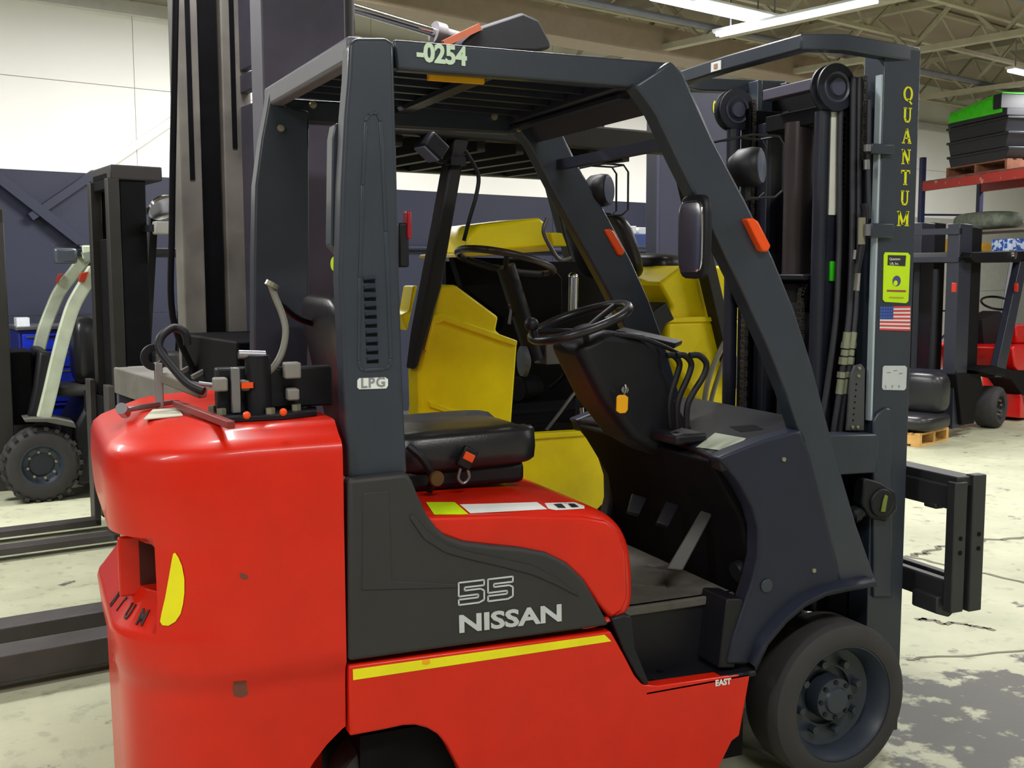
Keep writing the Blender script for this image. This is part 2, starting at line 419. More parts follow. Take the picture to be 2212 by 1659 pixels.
def boolean(o, cutters):
    for c in cutters:
        md = o.modifiers.new('b', 'BOOLEAN'); md.operation = 'DIFFERENCE'; md.object = c; md.solver = 'EXACT'
    dg = bpy.context.evaluated_depsgraph_get(); me = bpy.data.meshes.new_from_object(o.evaluated_get(dg))
    o.modifiers.clear(); old = o.data; o.data = me; me.name = old.name
    for c in cutters: bpy.data.objects.remove(c)
    for p in me.polygons: p.use_smooth = True
    me.set_sharp_from_angle(angle=math.radians(38))
# wide recess across the tail with a sloping shelf, deep air openings inside it, wheel arch below
c2 = cutter(lambda c: c.box((-2.42, -1.80), (.092, .235), (.868, .99)))
c2b = cutter(lambda c: c.box((-2.42, -1.95), (HW-.235, HW-.092), (.868, .99)))
c3 = cutter(lambda c: c.lathe([(.36, -.2), (.36, .3)], (-1.47, 0, .18), (0, 1, 0), 40))
c5 = cutter(lambda c: c.lathe([(.045, 0), (.06, .06)], (-2.2, .53, .62), (-1, 0, 0), 20))
boolean(cw, [c2, c2b, c3, c5])
MB().box((-2.0, -1.99), (.093, .234), (.869, .989)).build('intake_shade_back', mat('painted_red_shade', (70, 14, 8), .7), cw)  # plate in darker red: the shade inside the air opening, put into the colour
MB().box((-2.163, -1.81), (.228, .236), (.866, .992)).build('intake_shade_side', mat('painted_red_shade', (70, 14, 8), .7), cw)  # same painted shade along the inner side of the opening
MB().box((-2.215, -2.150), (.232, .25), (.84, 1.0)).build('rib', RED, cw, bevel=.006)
SH = mat('black_shelf_print', (45, 22, 22), .5)
bpy.context.view_layer.update()
for ch, px, py in (('N', 250, 1294), ('T', 264, 1304), ('U', 281, 1320), ('M', 309, 1333)):   # letters of the tail name that show on the sloping shelf
    hit, loc, nrm, i_ = cw.ray_cast(CAM, ray(px, py))
    if not hit: continue
    t = Vector((0, 0, 1)).cross(nrm); t.normalize()
    if t.y > 0: t = -t
    up = nrm.cross(t); 
    if up.z < 0: up = -up
    text('shelf_letter', ch, SH, cw, loc + nrm*.002 - up*.021, t, up, .06, .001, .002, .62, align='CENTER')
# yellow half-moon reflectors on the rear corners
def corner_point(py_, s, z, ins=0, rr=0):
    pass
cwM = cw.data
def snap(o, src, axis_dir, off=.002):
    """lay the vertices of a flat decal onto the surface of src along a direction"""
    dg = bpy.context.evaluated_depsgraph_get(); me = o.data
    d = Vector(axis_dir).normalized(); out = []
    for v in me.vertices:
        hit, loc, nrm, idx = src.ray_cast(v.co - d*.6, d)
        if hit: v.co = loc + nrm*off
    return o
def decal(name, pts, y, m, parent, src=None, off=.0015, sub=0, thick=.0012):
    mb = MB(); mb.prism(F.xz(pts, y), y, y-thick); return mb.build(name, m, parent)
def corner_decal(name, pix, m, off=.003, src=None, parent=None):
    """rounded corner sticker: triangulated fan laid on the counterweight as the camera sees it"""
    src = src or cw; parent = parent or cw
    if len(pix) < 8: pix = [(a[0]+(b[0]-a[0])*k/6, a[1]+(b[1]-a[1])*k/6) for a, b in zip(pix, pix[1:]+pix[:1]) for k in range(6)]
    cx_ = sum(p[0] for p in pix)/len(pix); cy_ = sum(p[1] for p in pix)/len(pix)
    mb = MB(); n = len(pix); rings = 4; vs = []
    for k in range(rings+1):
        for px, py in pix:
            t = k/rings; X_, Y_ = cx_+(px-cx_)*t, cy_+(py-cy_)*t
            hit, loc, nrm, i = src.ray_cast(CAM, ray(X_, Y_)); vs.append(loc + nrm*off)
    fs = [(k*n+i, k*n+(i+1) % n, (k+1)*n+(i+1) % n, (k+1)*n+i) for k in range(rings) for i in range(n)]
    mb.add(vs, fs); return mb.build(name, m, parent, smooth=True)
bpy.context.view_layer.update()
pix = [(379, 1193), (386, 1203), (394, 1222), (399, 1250), (399, 1280), (396, 1305), (391, 1325), (380, 1342), (365, 1351), (352, 1350), (347, 1342), (350, 1325), (358, 1290), (366, 1245), (372, 1210), (375, 1196)]
corner_decal('reflector', pix, YLAB)
WEAR = mat('bare_worn_patch', (112, 62, 48), .7)
corner_decal('paint_chip', [(505, 1472), (532, 1470), (536, 1500), (522, 1507), (506, 1504), (502, 1488)], WEAR, .001)
corner_decal('paint_chip', [(518, 1237), (533, 1241), (537, 1250), (526, 1252), (518, 1246)], WEAR, .001)
# -- main frame, near and far side
body = [(754, 1439), (1320, 1364), (1347, 1412), (1372, 1460), (1388, 1479), (1420, 1482), (1622, 1453), (1612, 1510), (1598, 1590)]
bl = F.xz(body, 0.0)
arch = [(-1.672, .46), (-1.50, .475), (-1.46, .472), (-1.40, .44), (-1.355, .38), (-1.325, .30), (-1.30, .16)]
xs = bl[::-1]
prof = bl + [(-.44, .22), (-.50, .12), (-1.29, .12)] + F.xz([(992, 1659), (967, 1612), (948, 1588), (925, 1574), (898, 1567), (872, 1568), (830, 1577), (756, 1591)], 0)
MB().prism(prof, 0.0, .05).build('side_frame', RED, T, bevel=.006)
MB().prism(prof, HW-.05, HW).build('side_frame', RED, T, bevel=.006)
MB().box((-1.62, -.35), (.07, HW-.07), (.13, .42)).build('chassis', PITCH, T)
MB().box((-1.66, -1.3), (.07, HW-.07), (.58, .98)).build('engine_block', PITCH, T)
# thin bright flange and yellow reflective stripe
decal('reflective_stripe', [(762, 1446), (1306, 1371), (1320, 1385), (763, 1469)], -.0005, YLAB, T)
decal('stain_on_stripe', [(913, 1425), (928, 1424), (929, 1432), (921, 1436), (912, 1434)], -.002, OTAG, T)
text('model_number', 'EAST', WHC, T, F.P(1545, 1482, -.002), F.P(1600, 1474, -.002)-F.P(1545, 1482, -.002), (0, 0, 1), .026, .0008, .001)
# -- charcoal side cover
cover = [(752, 1036), (880, 1022), (892, 1040), (905, 1072), (925, 1115), (945, 1142), (965, 1158), (1000, 1170), (1060, 1178), (1120, 1183), (1180, 1194), (1225, 1216), (1262, 1252), (1290, 1300), (1318, 1352), (752, 1430)]
cvr = MB().prism(F.xz(cover, -.004), -.004, .05).build('side_cover', CHAR, T, bevel=.012, seg=3)
inner = [(890, 1110), (925, 1150), (965, 1178), (1010, 1192), (1080, 1206), (1150, 1222), (1200, 1248), (1245, 1285), (1250, 1288), (1200, 1262), (1150, 1240), (1080, 1222), (1010, 1206), (960, 1192), (915, 1162), (885, 1118)]
MB().prism(F.xz(inner, -.006), -.009, .0).build('raised_edge', CHAR, cvr, bevel=.003)
MB().prism(F.xz([(785, 1065), (840, 1060), (845, 1255), (990, 1262), (985, 1270), (782, 1275)], -.005), -.0065, .0).build('pressed_field', CHAR, cvr, bevel=.002)
MB().prism([(x, z) for x, z in F.xz(cover, -.004)], HW-.05, HW+.004).build('side_cover', CHAR, T, bevel=.012, seg=3)
# lettering: hollow 55 and the maker's name
q0 = F.P(991, 1307, -.006); q1 = F.P(1109, 1292, -.006); xd = (q1-q0).normalized()
q2 = F.P(991, 1259, -.006)
def outline_digit5(x0, w, h):
    t = .30*h
    pts = [(0, 0), (w*.8, 0), (w, .1*h), (w, .52*h), (w*.86, .62*h), (t*.95, .62*h), (t*.95, h-.24*h), (w, h-.24*h), (w, h), (0, h), (0, .38*h), (w-t*.95, .38*h), (w-t*.95, .24*h), (0, .24*h)]
    return [(x0+x, z) for x, z in pts]
mb = MB(); wtot = (q1-q0).length; hh = q2.z-q0.z
for k in (0, 1):
    pts = outline_digit5(k*wtot*.53, wtot*.46, hh)
    P3 = [q0 + xd*x + Vector((0, 0, z)) for x, z in pts]
    P3 = [p for p in P3]
    for i in range(len(P3)):
        mb.bar(P3[i], P3[(i+1) % len(P3)], .0045, .002, up=(0, 1, 0))
mb.build('hollow_numerals', SILV, cvr)
q0 = F.P(991, 1366, -.0065); q1 = F.P(1213, 1340, -.0065); q2 = F.P(991, 1330, -.0065)
nm = text('maker_name', 'NISSAN', SILV, cvr, q0, q1-q0, (0, 0, 1), (q2.z-q0.z)/.70, .001, .0022, 1)
w_ = max(v.co.dot((q1-q0).normalized()) for v in nm.data.vertices)-min(v.co.dot((q1-q0).normalized()) for v in nm.data.vertices)
dd = (q1-q0).normalized(); s0 = min(v.co.dot(dd) for v in nm.data.vertices)
for v in nm.data.vertices:
    t = (v.co.dot(dd)-s0)/w_; v.co += dd*((q0.dot(dd)+t*(q1-q0).length) - v.co.dot(dd))
# -- red seat deck
dk = [(-1.62, 1.03), (-1.38, 1.03), (-1.15, 1.025), (-.99, 1.015), (-.91, 1.0), (-.85, .975), (-.80, .93), (-.775, .86), (-.77, .76), (-.77, .70), (-.79, .672), (-.84, .66), (-.92, .62), (-1.6, .62)]
def deck_ring(t):     # t = -1..1 across; shoulders round off towards both sides
    return t
mb = MB(); rows = []
sec = [(0.012, .09), (0.018, .045), (.035, .018), (.065, .004), (.11, 0), (.53, 0), (.95, 0), (.995, .004), (1.025, .018), (1.042, .045), (1.048, .09)]
c0 = Vector((-1.25, 0, .78))
top = dk[:11]
for y, dn in sec:
    row = []
    for x, z in top:
        f_ = 1
        if x > -1.0 and z < 1.0:
            nx = dn*.9
        else: nx = 0
        zz = z - (dn if z > .9 else dn*max(0, (z-.62)/.28))
        row.append(Vector((x-nx, y, zz)))
    row.append(Vector((-.9-dn, y, .64)))
    rows.append(row)
mb.grid(rows)
hood = mb.build('engine_hood', RED, T, smooth=50)
so = hood.modifiers.new('thick', 'SOLIDIFY'); so.thickness = .02; so.offset = -1
sb = hood.modifiers.new('sub', 'SUBSURF'); sb.levels = 1; sb.render_levels = 2
def zdecal(name, pix, z, m, parent, th=.0015):
    q = [F.at(px, py, 2, z) for px, py in pix]
    mb = MB(); mb.add([p for p in q]+[p-Vector((0, 0, th)) for p in q], [tuple(range(len(q))), tuple(range(len(q)))]); return mb.build(name, m, parent)
def topdecal(name, pix, m, parent):
    """sticker lying on the deck"""
    he = hood.evaluated_get(bpy.context.evaluated_depsgraph_get())
    return corner_decal(name, pix, m, .002 if 'print' not in name else .0035, he, parent)
bpy.context.view_layer.update()
topdecal('yellow_sticker', [(920, 1086), (982, 1086), (1012, 1112), (938, 1113)], LIMEY, hood)
topdecal('white_sticker', [(993, 1091), (1160, 1086), (1182, 1101), (1016, 1110)], WHC, hood)
topdecal('badge_sticker', [(1176, 1088), (1240, 1086), (1262, 1094), (1262, 1100), (1200, 1103), (1184, 1100)], WHT, hood)
topdecal('badge_print', [(1195, 1091), (1212, 1090), (1222, 1099), (1206, 1099)], BLACK, hood)
topdecal('badge_print', [(1226, 1090), (1240, 1090), (1250, 1097), (1234, 1098)], BLACK, hood)

skirt = [(900, 1112), (930, 1117), (1100, 1112), (1262, 1117), (1310, 1126), (1340, 1152), (1353, 1195), (1357, 1290), (1345, 1322), (1322, 1338), (1290, 1305), (1258, 1258), (1220, 1222), (1175, 1200), (1120, 1189), (1000, 1176), (955, 1160), (905, 1140)]
MB().prism(F.xz(skirt, .014), .013, .05).build('hood_side', RED, hood, bevel=.012, seg=3)
MB().prism(F.xz(skirt, .014), HW-.05, HW-.013).build('hood_side', RED, hood, bevel=.012, seg=3)
# -- seat
def rbox(mb, x, y, z, r, n=4, crown=0):
    """soft cushion: rounded box by superellipsoid"""
    cxx, cyy, czz = [(a+b)/2 for a, b in (x, y, z)]; hx, hy, hz = [(b-a)/2 for a, b in (x, y, z)]
    def sg(v, e): return math.copysign(abs(v)**e, v)
    rows = []; A = 28; Bn = 12
    for i in range(Bn+1):
        ph = -PI/2 + PI*i/Bn; row = []
        for k in range(A):
            th = 2*PI*k/A
            row.append((cxx+hx*sg(math.cos(ph), r)*sg(math.cos(th), r), cyy+hy*sg(math.cos(ph), r)*sg(math.sin(th), r), czz+hz*sg(math.sin(ph), r)))
        rows.append(row)
    mb.grid(rows, closed=True)
    return mb
mb = MB(); rbox(mb, (-1.44, -.94), (.30, .80), (1.08, 1.20), .38)
seat = mb.build('seat_cushion', VINYL, T, smooth=50)
MB().box((-1.40, -1.0), (.33, .77), (1.03, 1.10)).build('seat_base', BLACK, seat, bevel=.02)
mb = MB(); rbox(mb, (-1.52, -1.405), (.30, .80), (1.10, 1.62), .42)
bk = mb.build('seat_backrest', VINYL, T, smooth=50)
for v in bk.data.vertices: v.co.x -= (v.co.z-1.15)*.22
for v in seat.data.vertices: v.co.z += (v.co.x+1.2)*.02 + (.015 if abs(v.co.y-.55) > .17 and v.co.z > 1.15 else 0)
MB().tube(smooth_pts([(-1.40, .285, 1.18), (-1.36, .27, 1.14), (-1.33, .27, 1.08), (-1.34, .28, 1.04)]), .012, 8).build('hip_restraint', BLACK, seat)
MB().lathe([(.0, -.008), (.02, -.008), (.024, 0), (.02, .008), (0, .008)], (-1.33, .235, 1.085), (0, 1, 0), 18).build('recliner_knob', mat('amber_knob', (90, 62, 24), .5), seat)
MB().box((-1.25, -1.20), (.255, .275), (1.10, 1.165), Matrix.Translation((-1.22, 0, 1.13)) @ Matrix.Rotation(.5, 4, 'Y') @ Matrix.Translation((1.22, 0, -1.13))).build('belt_buckle', BLACK, seat, bevel=.006)
MB().box((-1.243, -1.207), (.250, .256), (1.125, 1.150), Matrix.Translation((-1.22, 0, 1.13)) @ Matrix.Rotation(.5, 4, 'Y') @ Matrix.Translation((1.22, 0, -1.13))).build('release_button', ORG, seat, bevel=.003)
MB().tube(smooth_pts([(-1.245, .262, 1.105), (-1.252, .262, 1.075), (-1.235, .262, 1.06), (-1.218, .262, 1.075), (-1.222, .262, 1.1)]), .005, 8).build('belt_tongue', STEEL, seat)

# -- overhead guard: rear pillars (near one wide and tapered, with louvres)
pil = [(755, 95), (768, 80), (835, 80), (852, 92), (853, 150), (858, 330), (864, 600), (872, 850), (881, 1025), (751, 1038), (742, 800), (733, 600), (738, 400), (745, 250), (752, 170)]
YP = .03
np_ = MB().prism(F.xz(pil, YP), YP, YP+.075).build('rear_pillar', NAVY, T, bevel=.012, seg=3)
# lean the pillar inward to the roof
for v in np_.data.vertices: pass
flange = [(733, 600), (745, 250), (752, 170), (757, 95), (737, 80), (735, 200), (728, 400), (722, 600), (727, 880), (744, 880)]
MB().prism(F.xz([(742, 265), (752, 265), (741, 600), (732, 600), (735, 555), (713, 530), (716, 300), (722, 268)], YP+.08), YP+.07, YP+.13).build('pillar_flange', NAVY, np_, bevel=.004)
raised = [(790, 262), (797, 248), (806, 243), (816, 246), (822, 262), (833, 500), (844, 775), (842, 790), (832, 797), (786, 800), (778, 795), (775, 780), (777, 600), (783, 400)]
q = F.xz(raised, YP); mb = MB()
for i in range(len(q)):
    a, b = q[i], q[(i+1) % len(q)]; mb.bar((a[0], YP, a[1]), (b[0], YP, b[1]), .009, .006, up=(0, 1, 0))
mb.build('pressed_rim', NAVY, np_, bevel=.002)
for i in range(10):
    a = F.P(784-i*-.2+ i*.6, 596+i*19.3, YP); b = F.P(811+i*.8, 594+i*19.3, YP)
    pr = [(a.x, a.z), (b.x, b.z), (b.x, b.z-.013), (a.x, a.z-.013)]
    mb = MB(); 
    mb.add([(a.x, YP, a.z), (b.x, YP, b.z), (b.x, YP, b.z-.013), (a.x, YP, a.z-.013), (a.x+.003, YP-.009, a.z-.009), (b.x-.003, YP-.009, b.z-.009)],
           [(0, 1, 5, 4), (4, 5, 2, 3), (0, 4, 3), (1, 2, 5)])
    mb.build('louvre', NAVY, np_)
    MB().box((a.x+.001, b.x-.001), (YP-.0008, YP+.001), (a.z-.019, a.z-.012)).build('louvre_gap', PITCH, np_)
MB().prism(F.xz([(772, 822), (776, 817), (832, 815), (838, 819), (838, 833), (834, 839), (776, 841), (772, 837)], YP-.002), YP-.003, YP).build('fuel_plate', WHC, np_)
a = F.P(779, 838, YP-.0035); text('fuel_letters', 'LPG', mat('grey_print', (130, 135, 140), .5), np_, a, (1, 0, 0.02), (0, 0, 1), .036, .0008, .0008, 1.0, space=1.15)
# far rear pillar, leaning back
YF = .96
farp = [(583, 190), (592, 188), (600, 225), (668, 240), (668, 560), (665, 900), (548, 900), (549, 560), (552, 400), (565, 300), (578, 230)]
MB().prism(F.xz(farp, YF-.08), YF-.08, YF).build('rear_pillar', NAVY, T, bevel=.012)
rr_ = []
mb = MB(); za, zb = 2.29, 2.225
mb.bar((-1.60, .06, 2.258), (-1.635, YF, 2.258), .05, .065); mb.build('rear_header', mat('grey_blue_header', (98, 98, 108), .45), T, bevel=.01)
# side beams and roof bars
side = [(850, 84), (1440, 134), (1456, 140), (1467, 154), (1464, 166), (1450, 178), (1362, 188), (857, 150)]
MB().prism(F.xz(side, .055), .055, .10).build('side_beam', NAVY, T, bevel=.008)
xl = F.xz(side, .055)
MB().prism([(x - (.12 if x < -1.2 else 0), z-.035) for x, z in xl], YF-.05, YF).build('side_beam', NAVY, T, bevel=.008)
for i in range(6):
    y = .20 + i*.125
    MB().bar((-1.60, y, 2.262), (-.78, y, 2.245), .022, .03).build('roof_bar', NAVYD, T)
MB().box((-1.60, -.76), (.09, YF-.04), (2.279, 2.284)).build('roof_cover', PITCH, T)
MB().add([(-.77, .10, 2.262), (-.695, .10, 2.15), (-.695, .91, 2.15), (-.77, .91, 2.262), (-.765, .10, 2.266), (-.69, .10, 2.154), (-.69, .91, 2.154), (-.765, .91, 2.266)], [(0, 1, 2, 3), (4, 5, 6, 7), (0, 1, 5, 4), (1, 2, 6, 5), (2, 3, 7, 6), (3, 0, 4, 7)]).build('front_visor', mat('dark_violet_panel', (36, 34, 48), .5), T)
MB().bar((-.79, .09, 2.235), (-.78, .91, 2.235), .045, .05).build('front_header', NAVYD, T, bevel=.008)
MB().bar((-1.2, .10, 2.235), (-1.2, .92, 2.235), .05, .016).build('cross_strap', NAVYD, T)
p = F.P(925, 165, .13); q = F.P(1045, 168, .13)
MB().box((p.x, q.x), (.125, .14), (p.z-.010, p.z+.008)).build('warning_label', OTAG, T)
text('guard_number', '-0254', mat('pale_green_paint', (205, 228, 200), .5), T, F.P(900, 130, .053), (1, 0, -.02), (0, 0, 1), .066, .001, .0027, .92)
# front legs
leg = [(1362, 186), (1440, 134), (1467, 160), (1530, 300), (1600, 432), (1660, 555), (1705, 665), (1745, 790), (1790, 960), (1840, 1130), (1882, 1250), (1895, 1262), (1802, 1268), (1795, 1215), (1740, 1010), (1690, 850), (1650, 750), (1590, 620), (1530, 500), (1460, 360), (1405, 245)]
lg = F.xz(leg, .055)
MB().prism(lg, .03, .10).build('front_leg', NAVY, T, bevel=.01, seg=3)
MB().prism(lg, YF-.06, YF).build('front_leg', NAVY, T, bevel=.01, seg=3)
q = F.P(1440, 306, .1)
MB().bar((-.60, .07, 2.075), (-.60, .95, 2.075), .03, .035).build('front_crossbar', NAVYD, T)
mb = MB(); mb.box((-.80, -.76), (.12, .92), (2.19, 2.20)); mb.build('roof_lip', NAVYD, T)
# mounting foot of the near front leg
MB().prism(F.xz([(1795, 1258), (1885, 1248), (1893, 1260), (1800, 1277)], .03), .02, .12).build('leg_foot', NAVY, T, bevel=.004)

# -- cowl: near fender panel with arch, far one, dash between
fen = [(1556, 992), (1595, 975), (1660, 950), (1720, 934), (1738, 930), (1760, 990), (1795, 1130), (1815, 1215), (1825, 1268), (1790, 1277), (1745, 1296), (1700, 1330), (1655, 1385), (1624, 1440), (1578, 1440), (1592, 1378), (1612, 1320), (1632, 1262), (1645, 1205), (1645, 1145), (1632, 1100), (1605, 1050), (1575, 1012)]
fz = F.xz(fen, .005)
nf = MB().prism(fz, .02, .09).build('fender_panel', COWL, T, bevel=.012, seg=3)
MB().prism(fz, HW-.09, HW-.02).build('fender_panel', COWL, T, bevel=.012, seg=3)
# fender arch lip over the wheel
lip = F.xz([(1890, 1262), (1830, 1272), (1780, 1283), (1735, 1306), (1695, 1340), (1655, 1388), (1628, 1445)], .0)
mb = MB(); rows = []
for x, z in lip: rows.append([(x, -.012, z-.004), (x-.004, -.012, z+.012), (x-.012, .02, z+.022), (x-.012, .20, z+.022)])
mb.grid(rows); lipo = mb.build('fender_arch', COWL, nf, smooth=True)
sm = lipo.modifiers.new('thick', 'SOLIDIFY'); sm.thickness = .01
MB().cyl(F.P(1655, 1265, .02), F.P(1655, 1265, .02)+Vector((0, -.006, 0)), .022, 20).build('panel_plug', NAVY, nf, bevel=.002)
MB().cyl(F.P(1757, 1232, .02), F.P(1757, 1232, .02)+Vector((0, -.006, 0)), .007, 12).build('panel_bolt', BOLT, nf)
MB().cyl(F.P(1692, 992, .02), F.P(1692, 992, .02)+Vector((0, -.006, 0)), .007, 12).build('panel_bolt', BOLT, nf)
# dash top: sloping plate from the near fender to the far side
def quad(name, P, th, m, parent, bevel=.006):
    P = [Vector(p) for p in P]; n = (P[1]-P[0]).cross(P[2]-P[0]).normalized()
    if n.z < 0: n = -n
    k = len(P); mb = MB(); mb.add(P+[p-n*th for p in P], [tuple(range(k)), tuple(range(k, 2*k))[::-1]]+[(i, (i+1) % k, (i+1) % k+k, i+k) for i in range(k)])
    return mb.build(name, m, parent, bevel=bevel)
dash = quad('dash_top', [(-.49, .03, 1.118), (-.17, .03, 1.19), (-.05, .25, 1.20), (-.05, .85, 1.20), (-.17, HW-.03, 1.19), (-.49, HW-.03, 1.118), (-.46, .80, 1.13), (-.46, .26, 1.13)], .05, BLACK, T, .01)
MB().prism([(-.49, 1.10), (-.17, 1.17), (-.10, 1.17), (-.05, 1.18), (-.05, .62), (-.30, .62), (-.36, .9)], .09, HW-.09).build('bulkhead', PITCH, T, bevel=.01)
zq = lambda px, py: F.at(px, py, 2, 1.145)
bpy.context.view_layer.update()
corner_decal('information_label', [(1504, 967), (1580, 977), (1612, 948), (1545, 936)], mat('pale_green_label', (150, 158, 140), .5), .002, dash, dash)
corner_decal('cup_recess', [(1575, 922), (1630, 918), (1650, 928), (1600, 934)], PITCH, .001, dash, dash)
# floor, riser, step
MB().box((-.86, -.34), (.14, HW-.14), (.62, .648)).build('floor_plate', DIRTY, T, bevel=.004)
stp = MB().prism([(-.80, .66), (-.86, .60), (-.80, .44), (-.74, .425), (-.37, .425), (-.34, .45), (-.335, .648), (-.36, .648), (-.80, .648)], .15, .17).build('step_riser', BLACK, T, bevel=.005)
MB().box((-.76, -.35), (.0, .17), (.415, .436)).build('step_tread', BLACK, T, bevel=.008)
MB().prism(F.xz([(1318, 1335), (1345, 1326), (1362, 1330), (1370, 1400), (1395, 1462), (1400, 1476), (1388, 1478), (1370, 1452), (1345, 1405)], .01), .0, .15).build('step_cheek', BLACK, T, bevel=.006)
MB().prism(F.xz([(1563, 1290), (1600, 1290), (1580, 1440), (1545, 1440)], .05), .03, .17).build('step_cheek', BLACK, T, bevel=.006)
for px, py in ((1425, 1450), (1408, 1470), (1455, 1470)):
    p = F.at(px, py, 2, .437); MB().lathe([(0, .001), (.009, .001), (.013, 0)], p, (0, 0, 1), 14).build('drain_hole', PITCH, T)
MB().cyl(F.P(1527, 1313, .148), F.P(1527, 1313, .148)-Vector((0, .006, 0)), .007, 12).build('riser_bolt', BOLT, T)
quad('floor_mat', [(-.84, .55, .652), (-.52, .27, .652), (-.42, .45, .652), (-.60, .80, .70), (-.75, .85, .70)], .006, DIRTY, T, .002)
quad('accelerator_pedal', [F.P(1440, 1228, .22), F.P(1475, 1232, .20), F.P(1540, 1110, .26), F.P(1515, 1102, .28)], .02, mat('worn_pedal', (70, 70, 68), .6), T, .004)
quad('brake_pedal', [F.P(1418, 1128, .36), F.P(1445, 1137, .34), F.P(1470, 1090, .38), F.P(1440, 1082, .40)], .02, BLACK, T, .004)
quad('inching_pedal', [F.P(1355, 1105, .55), F.P(1382, 1112, .53), F.P(1400, 1075, .56), F.P(1365, 1065, .58)], .02, BLACK, T, .004)
# -- steering column, wheel, levers
SC = .50
cw_c = Vector((-.745, SC, 1.515)); axd = Vector((-.42, 0, .9)).normalized()
p1, p2 = F.P(1152, 738, SC), F.P(1350, 655, SC)
ctr = (p1+p2)/2; dirx = (p2-p1).normalized(); axd = Vector((0, 1, 0)).cross(dirx).normalized()
if axd.z < 0: axd = -axd
rad = (p2-p1).length/2
col = MB().prism(F.xz([(1240, 748), (1300, 712), (1395, 722), (1432, 750), (1438, 800), (1454, 855), (1484, 905), (1520, 950), (1480, 985), (1420, 985), (1360, 950), (1300, 870)], .40), SC-.11, SC+.11).build('steering_column', BLACK, T, bevel=.035, seg=3)
ring = []
for k in range(36):
    t = 2*PI*k/36; ring.append(ctr + dirx*rad*.93*math.cos(t) + Vector((0, 1, 0))*rad*.93*math.sin(t))
sw = MB().tube(ring, .0155, 12, closed=True).build('steering_wheel', VINYL, T, smooth=80)
hubc = ctr - axd*.035
mb = MB()
for a in (0.2, 2*PI/3+.2, 4*PI/3+.2):
    e = ctr + dirx*rad*.92*math.cos(a) + Vector((0, 1, 0))*rad*.92*math.sin(a); mb.tube([hubc, hubc.lerp(e, .5)+axd*.002, e], .011, 8)
mb.build('wheel_spokes', BLACK, sw, smooth=80)
MB().lathe([(0, .02), (.03, .02), (.045, .01), (.05, -.02), (.04, -.1)], hubc, axd, 24).build('wheel_hub', BLACK, sw, smooth=True)
e = ctr - dirx*rad*.93; MB().cyl(e+axd*.0, e+axd*.04, .012).ball(e+axd*.055+dirx*.0, .024).build('spinner_knob', BLACK, sw, smooth=60)
quad('gauge_panel', [F.P(1330, 712, SC-.08), F.P(1460, 742, SC-.08), F.P(1475, 735, SC+.12), F.P(1345, 706, SC+.12)], .02, BLACK, T)
MB().tube(smooth_pts([F.P(1325, 722, .40), F.P(1400, 735, .38), F.P(1470, 765, .36)]), .007, 8).build('shift_lever', BLACK, T, smooth=80)
MB().cyl(F.P(1350, 842, SC-.12), F.P(1350, 842, SC-.14), .012, 14).build('ignition_lock', CHROME, T)
MB().tube(smooth_pts([F.P(1350, 830, SC-.15), F.P(1352, 842, SC-.15), F.P(1347, 855, SC-.15)]), .005, 8).build('key', CHROME, T)
MB().prism(F.xz([(1332, 857), (1337, 853), (1350, 853), (1356, 858), (1355, 885), (1350, 892), (1338, 893), (1331, 888)], SC-.15), SC-.155, SC-.147).build('key_tag', OTAG, T, bevel=.002)
for i, (dx, yy) in enumerate(((0, .34), (24, .30), (55, .26))):
    pts = [F.P(1440+dx*.9, 768+dx*-.0, yy), F.P(1455+dx, 768, yy), F.P(1468+dx*1.05, 785, yy), F.P(1462+dx*1.05, 812, yy), F.P(1450+dx*.85, 850, yy), F.P(1446+dx*.7, 880, yy), F.P(1450+dx*.6, 925, yy)]
    MB().tube(smooth_pts(pts), .0105, 10).build('hydraulic_lever', BLACK, T, smooth=80)
MB().box((-.52, -.40), (.22, .38), (1.13, 1.165)).build('lever_gaiter', BLACK, T, bevel=.01)
# mirror, indicator, lights
mr = MB(); rb = F.P(1499, 512, .02)
mb = MB(); rbox(mb, (rb.x-.016, rb.x+.016), (-.06, .09), (rb.z-.123, rb.z+.123), .45)
mir = mb.build('side_mirror', BLACK, T, smooth=60)
mb = MB(); rbox(mb, (rb.x-.020, rb.x-.010), (-.05, .08), (rb.z-.105, rb.z+.105), .4); mb.build('mirror_glass', CHROME, mir, smooth=60)
MB().tube([F.P(1512, 512, .06), F.P(1530, 505, .06), F.P(1545, 498, .07)], .009, 8).build('mirror_arm', STEEL, T)
MB().prism(F.xz([(1605, 473), (1620, 471), (1630, 478), (1658, 532), (1650, 545), (1640, 543)], .02), .0, .035).build('turn_signal', ORG, T, bevel=.006)
pf = [(x, z) for x, z in F.xz([(1605, 473), (1620, 471), (1630, 478), (1658, 532), (1650, 545), (1640, 543)], .02)]
MB().prism(pf, YF-.07, YF-.03).build('turn_signal', ORG, T, bevel=.006)
